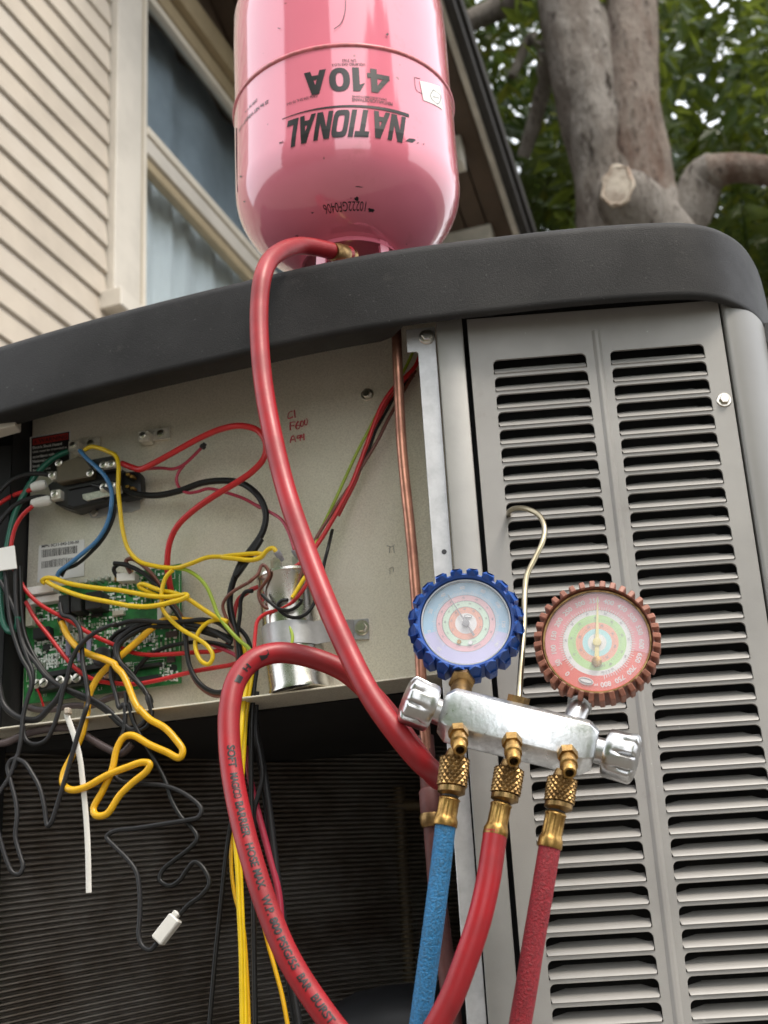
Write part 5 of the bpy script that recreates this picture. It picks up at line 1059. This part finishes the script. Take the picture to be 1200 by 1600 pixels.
GL = [
 ('dark grey wire descending from the left edge then sweeping right under the board', 'gray', .0036, [('G', .05, .05, [(0, 40), (60, 150), (110, 260), (140, 340), (170, 480), (220, 620), (300, 725), (380, 830), (480, 905), (620, 965), (750, 1015), (870, 1085), (960, 1165), (1040, 1240)]), ('D', .05, .05, [(620, 180), (670, 150), (705, 90), (690, 30)]), ('B', .045, .03, [(820, 880), (760, 800), (700, 740), (640, 650), (640, 590), (690, 530), (780, 480), (900, 465), (1040, 480), (1200, 520)])]),
 ('black wire running just below the sweeping grey wire under the board', 'blk', .0036, [('G', .046, .05, [(165, -80), (172, 100), (180, 300), (200, 460), (250, 600), (330, 740), (420, 850), (520, 930), (650, 1000), (780, 1060), (900, 1140), (990, 1230), (1060, 1275)]), ('D', .05, .05, [(630, 190), (690, 165), (712, 100), (695, 20)]), ('B', .045, .03, [(835, 905), (790, 830), (720, 745), (655, 670), (655, 600), (710, 545), (800, 500), (920, 490), (1060, 505), (1200, 545)])]),
 ('grey wire dropping in a deep U below the left end of the board', 'gray', .0035, [('G', .05, .055, [(130, -60), (130, 100), (135, 220), (152, 400), (182, 550), (235, 700), (272, 800), (270, 900), (232, 1020), (197, 1150), (192, 1260), (222, 1372), (290, 1402), (380, 1370), (440, 1270), (488, 1130), (520, 980), (560, 850), (590, 720), (640, 615), (720, 525), (820, 455), (950, 402)]), ('E', .04, .03, [(0, 640), (120, 605), (260, 600), (420, 615), (600, 605), (760, 590), (880, 620), (1000, 720)])]),
 ('grey wire bending back in a narrow hairpin at the lower left', 'gray', .0034, [('G', .05, .06, [(40, -60), (60, 150), (90, 400), (180, 680), (240, 790), (262, 900), (220, 1050), (190, 1180), (180, 1300), (165, 1420), (120, 1600)]), ('D', .06, .07, [(80, 300), (45, 400), (0, 470), (-30, 520)])]),
 ('dusty grey wire looping low down at the left edge', 'gray', .0034, [('D', .06, .075, [(85, 325), (60, 318), (36, 350), (52, 430), (75, 520), (80, 590), (72, 680), (95, 770), (108, 822), (90, 858), (60, 850), (30, 790), (0, 690), (-20, 620)])]),
 ('dark speckled wire with a sharp V kink left of the zip tie', 'gray', .0036, [('D', .06, .07, [(80, 318), (115, 335), (150, 385), (185, 450), (208, 540), (224, 632), (240, 615), (275, 510), (312, 390), (350, 255), (385, 140), (408, 70)]), ('G', .055, .04, [(735, 1010), (715, 860), (690, 720), (680, 560), (660, 430), (600, 350), (520, 320), (500, 230)])]),
 ('long grey wire making a wide S in front of the coil to the white connector', 'gray', .0034, [('B', .04, .05, [(640, 650), (620, 700), (612, 760), (640, 870), (660, 940)]), ('D', .05, .07, [(580, 60), (582, 180), (548, 255), (530, 340), (542, 402), (590, 428), (680, 435), (780, 445), (880, 490), (945, 555), (930, 590), (880, 604), (780, 620), (640, 642), (535, 656), (500, 682), (540, 730), (600, 790), (640, 850), (655, 950), (655, 1060), (650, 1140), (668, 1195), (705, 1212), (735, 1182)])]),
 ('black wire wandering down to the top of the white connector', 'blk', .0034, [('B', .045, .05, [(695, 860), (700, 930)]), ('D', .05, .068, [(600, 60), (625, 140), (670, 230), (730, 330), (780, 430), (805, 510), (850, 590), (900, 640), (925, 690), (890, 735), (820, 790), (762, 840), (750, 885), (795, 912), (840, 888), (880, 832), (912, 800), (950, 825), (982, 900), (940, 960), (885, 1000), (842, 1048)])]),
 ('black wire arching low from the board past the small yellow loop', 'blk', .0032, [('E', .022, .03, [(160, 1060), (200, 990), (290, 900), (420, 830), (560, 795), (700, 780), (850, 790), (1000, 830)])]),
 ('black wire looping under the board edge toward the bundle', 'blk', .0036, [('E', .03, .035, [(-10, 110), (60, 118), (160, 150), (260, 210), (350, 300), (440, 420), (530, 540), (585, 650), (605, 780), (612, 880), (640, 1000), (700, 1110), (790, 1185), (880, 1210), (960, 1190)])]),
 ('brown wire following the black wire from the board connector', 'brown', .0034, [('E', .026, .03, [(130, 190), (98, 130), (95, 85), (140, 72), (220, 115), (310, 200), (400, 320), (490, 450), (560, 560), (600, 680), (612, 820), (640, 1010), (690, 1120), (780, 1205), (870, 1240), (960, 1215)])]),
 ('black wire running from the board connector spade into the bundle', 'blk', .0034, [('E', .02, .03, [(20, 230), (-12, 160), (30, 118), (110, 122)])]),
 ('dark grey wire rounding the far left edge beside the box', 'gray', .0040, [('G', .05, .05, [(-20, 850), (0, 960), (25, 1060), (80, 1130), (160, 1180), (240, 1200), (320, 1190), (400, 1110), (480, 1020), (540, 900)])]),
 ('mauve brown cable lying along the plate bottom left of the zip tie', 'mauve', .0042, [('G', .014, .02, [(245, 1095), (330, 1115), (450, 1110), (600, 1080), (760, 1080), (900, 1020), (1060, 980)])]),
 ('mauve brown cable crossing the dark opening under the plate', 'mauve', .0046, [('G', .045, .04, [(-40, 1400), (60, 1385), (180, 1330), (320, 1290), (520, 1265), (640, 1280), (760, 1360), (900, 1440), (1010, 1480), (1100, 1400)])]),
 ('thin red wire hanging from the terminal strip at the lower left of the board', 'red', .0018, [('G', .028, .02, [(310, 940), (340, 1010), (362, 1085)])]),
 ('dark wire bundle strand running right from the board, upper', 'blk', .0036, [('E', .026, .03, [(-40, 760), (20, 700), (120, 660), (260, 640), (420, 640), (600, 635), (760, 660), (900, 710), (1000, 760)])]),
 ('dark wire bundle strand running right from the board, lower', 'gray', .0036, [('E', .03, .032, [(-30, 820), (10, 760), (90, 700), (220, 625), (380, 615), (560, 625), (720, 650), (880, 720), (990, 790)])]),
]
for lb, mt, r_, ch in GL: wire({'blk': 'black_wire', 'gray': 'gray_wire', 'brown': 'brown_wire', 'mauve': 'brown_cable', 'red': 'red_wire'}[mt], lb, mt, r_, ch)
# white in-line connector
a, b = R('D', 838, 1045, .069), R('D', 738, 1172, .071); d = (b - a); cz = frame_of(d, PN)
o = empty('wire_connector', b); tag(o, 'small white in-line connector on the hanging grey wire', 'wire connector')
mesh('shell', bevel(box(a.lerp(b, .56), .0062, .0050, d.length * .44, cz), .0012), M['white'], o); mesh('latch', bevel(box(a.lerp(b, .10) - cz[0] * .002, .0032, .0034, d.length * .12, cz), .0008), M['white'], o)
# zip tie
zt = spline([R('D', x, y, h) for x, y, h in ((310, 105, .064), (330, 160, .064), (352, 225, .064), (375, 320, .064), (390, 450, .063), (404, 600, .062), (412, 750, .062), (416, 945, .062))], 6)
o = mesh('cable_tie', tube(zt, .0030, 12, .3, side=PX), M['white'], None, 60); tag(o, 'milky white cable tie tail hanging below the board', 'cable tie')
hd = mesh('tie_head', bevel(pbox('D', 298, 78, 322, 108, .0605, .068), .001), M['cutwood'], None); tag(hd, 'small tan clip on the plate edge above the cable tie', 'clip')
# tag on the left bundle
o = mesh('wire_tag', bevel(prism([pl(-30, 862, .055), pl(22, 852, .055), pl(26, 888, .055), pl(-30, 896, .055)], PN * -.0015), .0004), M['paper'], None); tag(o, 'white paper tag wrapped round the left wire bundle', 'tag')
# wires fanning from the top corner behind the copper pipe, and round the capacitor
RL = [
 ('lime_wire', 'lime and yellow wire in the bundle rising behind the copper pipe', 'lime', .0024, [('H', .008, .02, [(846, 200), (800, 300), (745, 395), (690, 475), (625, 595), (560, 720), (500, 850), (452, 955)]), ('H', .03, .045, [(402, 1060), (360, 1150)]), ('I', .05, .066, [(440, 250), (400, 320), (350, 400), (310, 465), (288, 560), (292, 640), (322, 740), (312, 810), (296, 870)])]),
 ('brown_wire', 'brown wire in the bundle rising behind the copper pipe', 'brown', .0026, [('H', .010, .045, [(850, 312), (800, 400), (760, 470), (712, 560), (662, 660), (602, 760), (542, 860), (472, 960), (422, 1040), (360, 1140)]), ('I', .05, .07, [(410, 210), (382, 288), (342, 380), (285, 468), (212, 520), (132, 531), (82, 482), (68, 405), (108, 350), (146, 284), (122, 218), (95, 206), (62, 276), (0, 330)]), ('C', .05, .03, [(235, 345), (150, 392), (92, 440), (70, 490), (90, 560), (130, 640), (150, 740), (160, 840)])]),
 ('black_wire', 'black wire in the bundle rising behind the copper pipe', 'blk', .0024, [('H', .006, .02, [(842, 335), (785, 395), (742, 450), (692, 540), (652, 612), (622, 700), (572, 800), (520, 900)])]),
 ('red_wire', 'second red wire in the bundle rising behind the copper pipe', 'red', .0024, [('H', .004, .02, [(880, 250), (838, 312), (790, 370), (742, 430), (700, 490), (668, 560), (630, 660), (590, 760), (560, 850), (510, 950), (470, 1030)])]),
 ('black_wire', 'thin black wire dropping behind the hose and looping under the capacitor front', 'blk', .0026, [('H', .03, .05, [(440, 1100), (416, 1200)]), ('I', .05, .07, [(560, 190), (540, 300), (505, 420), (472, 515), (420, 576), (340, 600), (270, 580), (222, 540), (215, 500), (245, 470), (285, 468)])]),
 ('black_wire', 'short black wire arc across the capacitor front above the strap', 'blk', .0026, [('I', .064, .068, [(92, 425), (150, 482), (222, 535), (300, 545), (368, 505), (388, 470), (372, 460)])]),
 ('red_wire', 'red wire bending down the left side of the capacitor', 'red', .0028, [('I', .056, .066, [(448, 270), (430, 340), (382, 418), (302, 500), (222, 540), (122, 570), (62, 620), (42, 720), (36, 840), (40, 900)])]),
 ('yellow_wire', 'short yellow wire strand slanting across the capacitor top right', 'yellow', .0030, [('I', .062, .066, [(442, 258), (402, 318), (350, 402), (318, 452)])]),
 ('crimson_wire', 'crimson wire leaving the strand right of the board for the bundle', 'crimson', .0030, [('E', .024, .03, [(700, 770), (800, 790), (900, 835), (1020, 890), (1060, 930)])]),
 ('black_wire', 'black wire bending from the capacitor side into the bundle behind the hose', 'blk', .0032, [('E', .04, .03, [(1170, 345), (1110, 355), (1072, 420), (1064, 540), (1050, 650), (1030, 780), (1050, 900)])]),
 ('black_wire', 'black wire curving round the top of the bundle beside the hose', 'blk', .0032, [('E', .024, .02, [(960, 620), (1060, 670), (1120, 740), (1150, 820), (1160, 920)])]),
]
for nm, lb, mt, r_, ch in RL: wire(nm, lb, mt, r_, ch)
# the strands that hang down behind the big hose loop
HL = [
 ('yellow_wire', 'leftmost yellow strand hanging inside the red hose loop', 'yellow', .0035, [('J', .03, .05, [(238, 150), (218, 240), (206, 330), (196, 450)]), ('J', .05, .05, [(180, 620), (172, 760), (176, 880), (184, 1000), (190, 1150), (197, 1300), (200, 1450), (203, 1650)])]),
 ('yellow_wire', 'second yellow strand hanging inside the red hose loop', 'yellow', .0033, [('J', .032, .048, [(250, 150), (232, 250), (218, 350), (210, 480), (200, 640), (190, 780), (192, 900), (198, 1050), (206, 1250), (212, 1450), (216, 1650)])]),
 ('yellow_wire', 'thin yellow strand bowing left below the loop of red hose', 'orange', .0028, [('J', .02, .03, [(225, 300), (200, 500), (168, 750), (158, 960), (172, 1080), (205, 1200), (222, 1400), (232, 1650)])]),
 ('yellow_wire', 'yellow strand emerging right of the hose print near the bottom', 'orange', .0032, [('J', .02, .02, [(250, 900), (280, 1150), (305, 1270), (335, 1380), (362, 1480), (392, 1640)])]),
 ('black_wire', 'black strand slanting down left beside the yellow strands', 'blk', .0034, [('J', .03, .03, [(225, 380), (190, 600), (162, 760), (140, 900), (120, 1080), (95, 1320), (66, 1650)])]),
 ('black_wire', 'straight black strand hanging right of the yellow strands', 'blk', .0038, [('J', .03, .03, [(262, 150), (248, 260), (240, 400), (238, 600), (242, 800), (246, 1000), (250, 1300), (256, 1650)])]),
 ('gray_wire', 'grey strand bulging beside the bundle under the plate', 'gray', .0034, [('J', .02, .02, [(262, 260), (258, 420), (276, 520), (284, 600), (266, 680), (250, 740), (252, 860)])]),
 ('gray_wire', 'long grey strand slanting down right behind the hose', 'gray', .0040, [('J', .01, .01, [(250, 300), (262, 430), (290, 580), (312, 730), (338, 950), (366, 1150), (400, 1400), (440, 1650)])]),
 ('black_wire', 'long black strand slanting down right behind the printed hose', 'blk', .0038, [('J', .004, .004, [(244, 300), (256, 440), (282, 600), (302, 760), (326, 960), (352, 1150), (384, 1400), (424, 1650)])]),
 ('red_wire', 'dark red strand peeking out right of the printed hose', 'crimson', .0040, [('J', .012, .012, [(215, 480), (240, 640), (280, 800), (312, 920), (348, 1060), (360, 1200), (350, 1290)])]),
]
for nm, lb, mt, r_, ch in HL: wire(nm, lb, mt, r_, ch, 'strands hanging inside the hose loop')

# spade connectors where wires meet the capacitor and the board
def wire_by(prefix): return next(o for o in bpy.data.objects if o.get('label', '').startswith(prefix))
for lb, k, a, b, h0, h1 in (('yellow wire running from the contactor', 'C', (392, 158), (432, 214), .056, .046), ('thin crimson wire looping', 'C', (500, 148), (532, 204), .050, .042), ('amber yellow wire zigzagging', 'G', (512, 385), (500, 300), .033, .028), ('short crimson wire stub', 'A', (900, 230), (916, 208), .03, .031)):
    pa, pb = R(k, *a, h0), R(k, *b, h1); d = pb - pa; L = d.length; w_ = wire_by(lb)
    mesh('crimp_sleeve', lathe([(0, .0026), (.001, .0034), (L * .55, .0034), (L * .6, .0026), (L, .0022)], pa, d, 14), M['g_grey'] if k == 'C' else M['blkplastic'], w_, 40)
for lb, k, p in (('black wire running from the board connector', 'E', (20, 228)), ('brown wire following', 'E', (130, 190))):
    c = R(k, *p, .02); mesh('spade_connector', bevel(box(c, .0030, .0016, .0045, (PX, PN, PZ)), .0004), M['brass'], wire_by(lb))
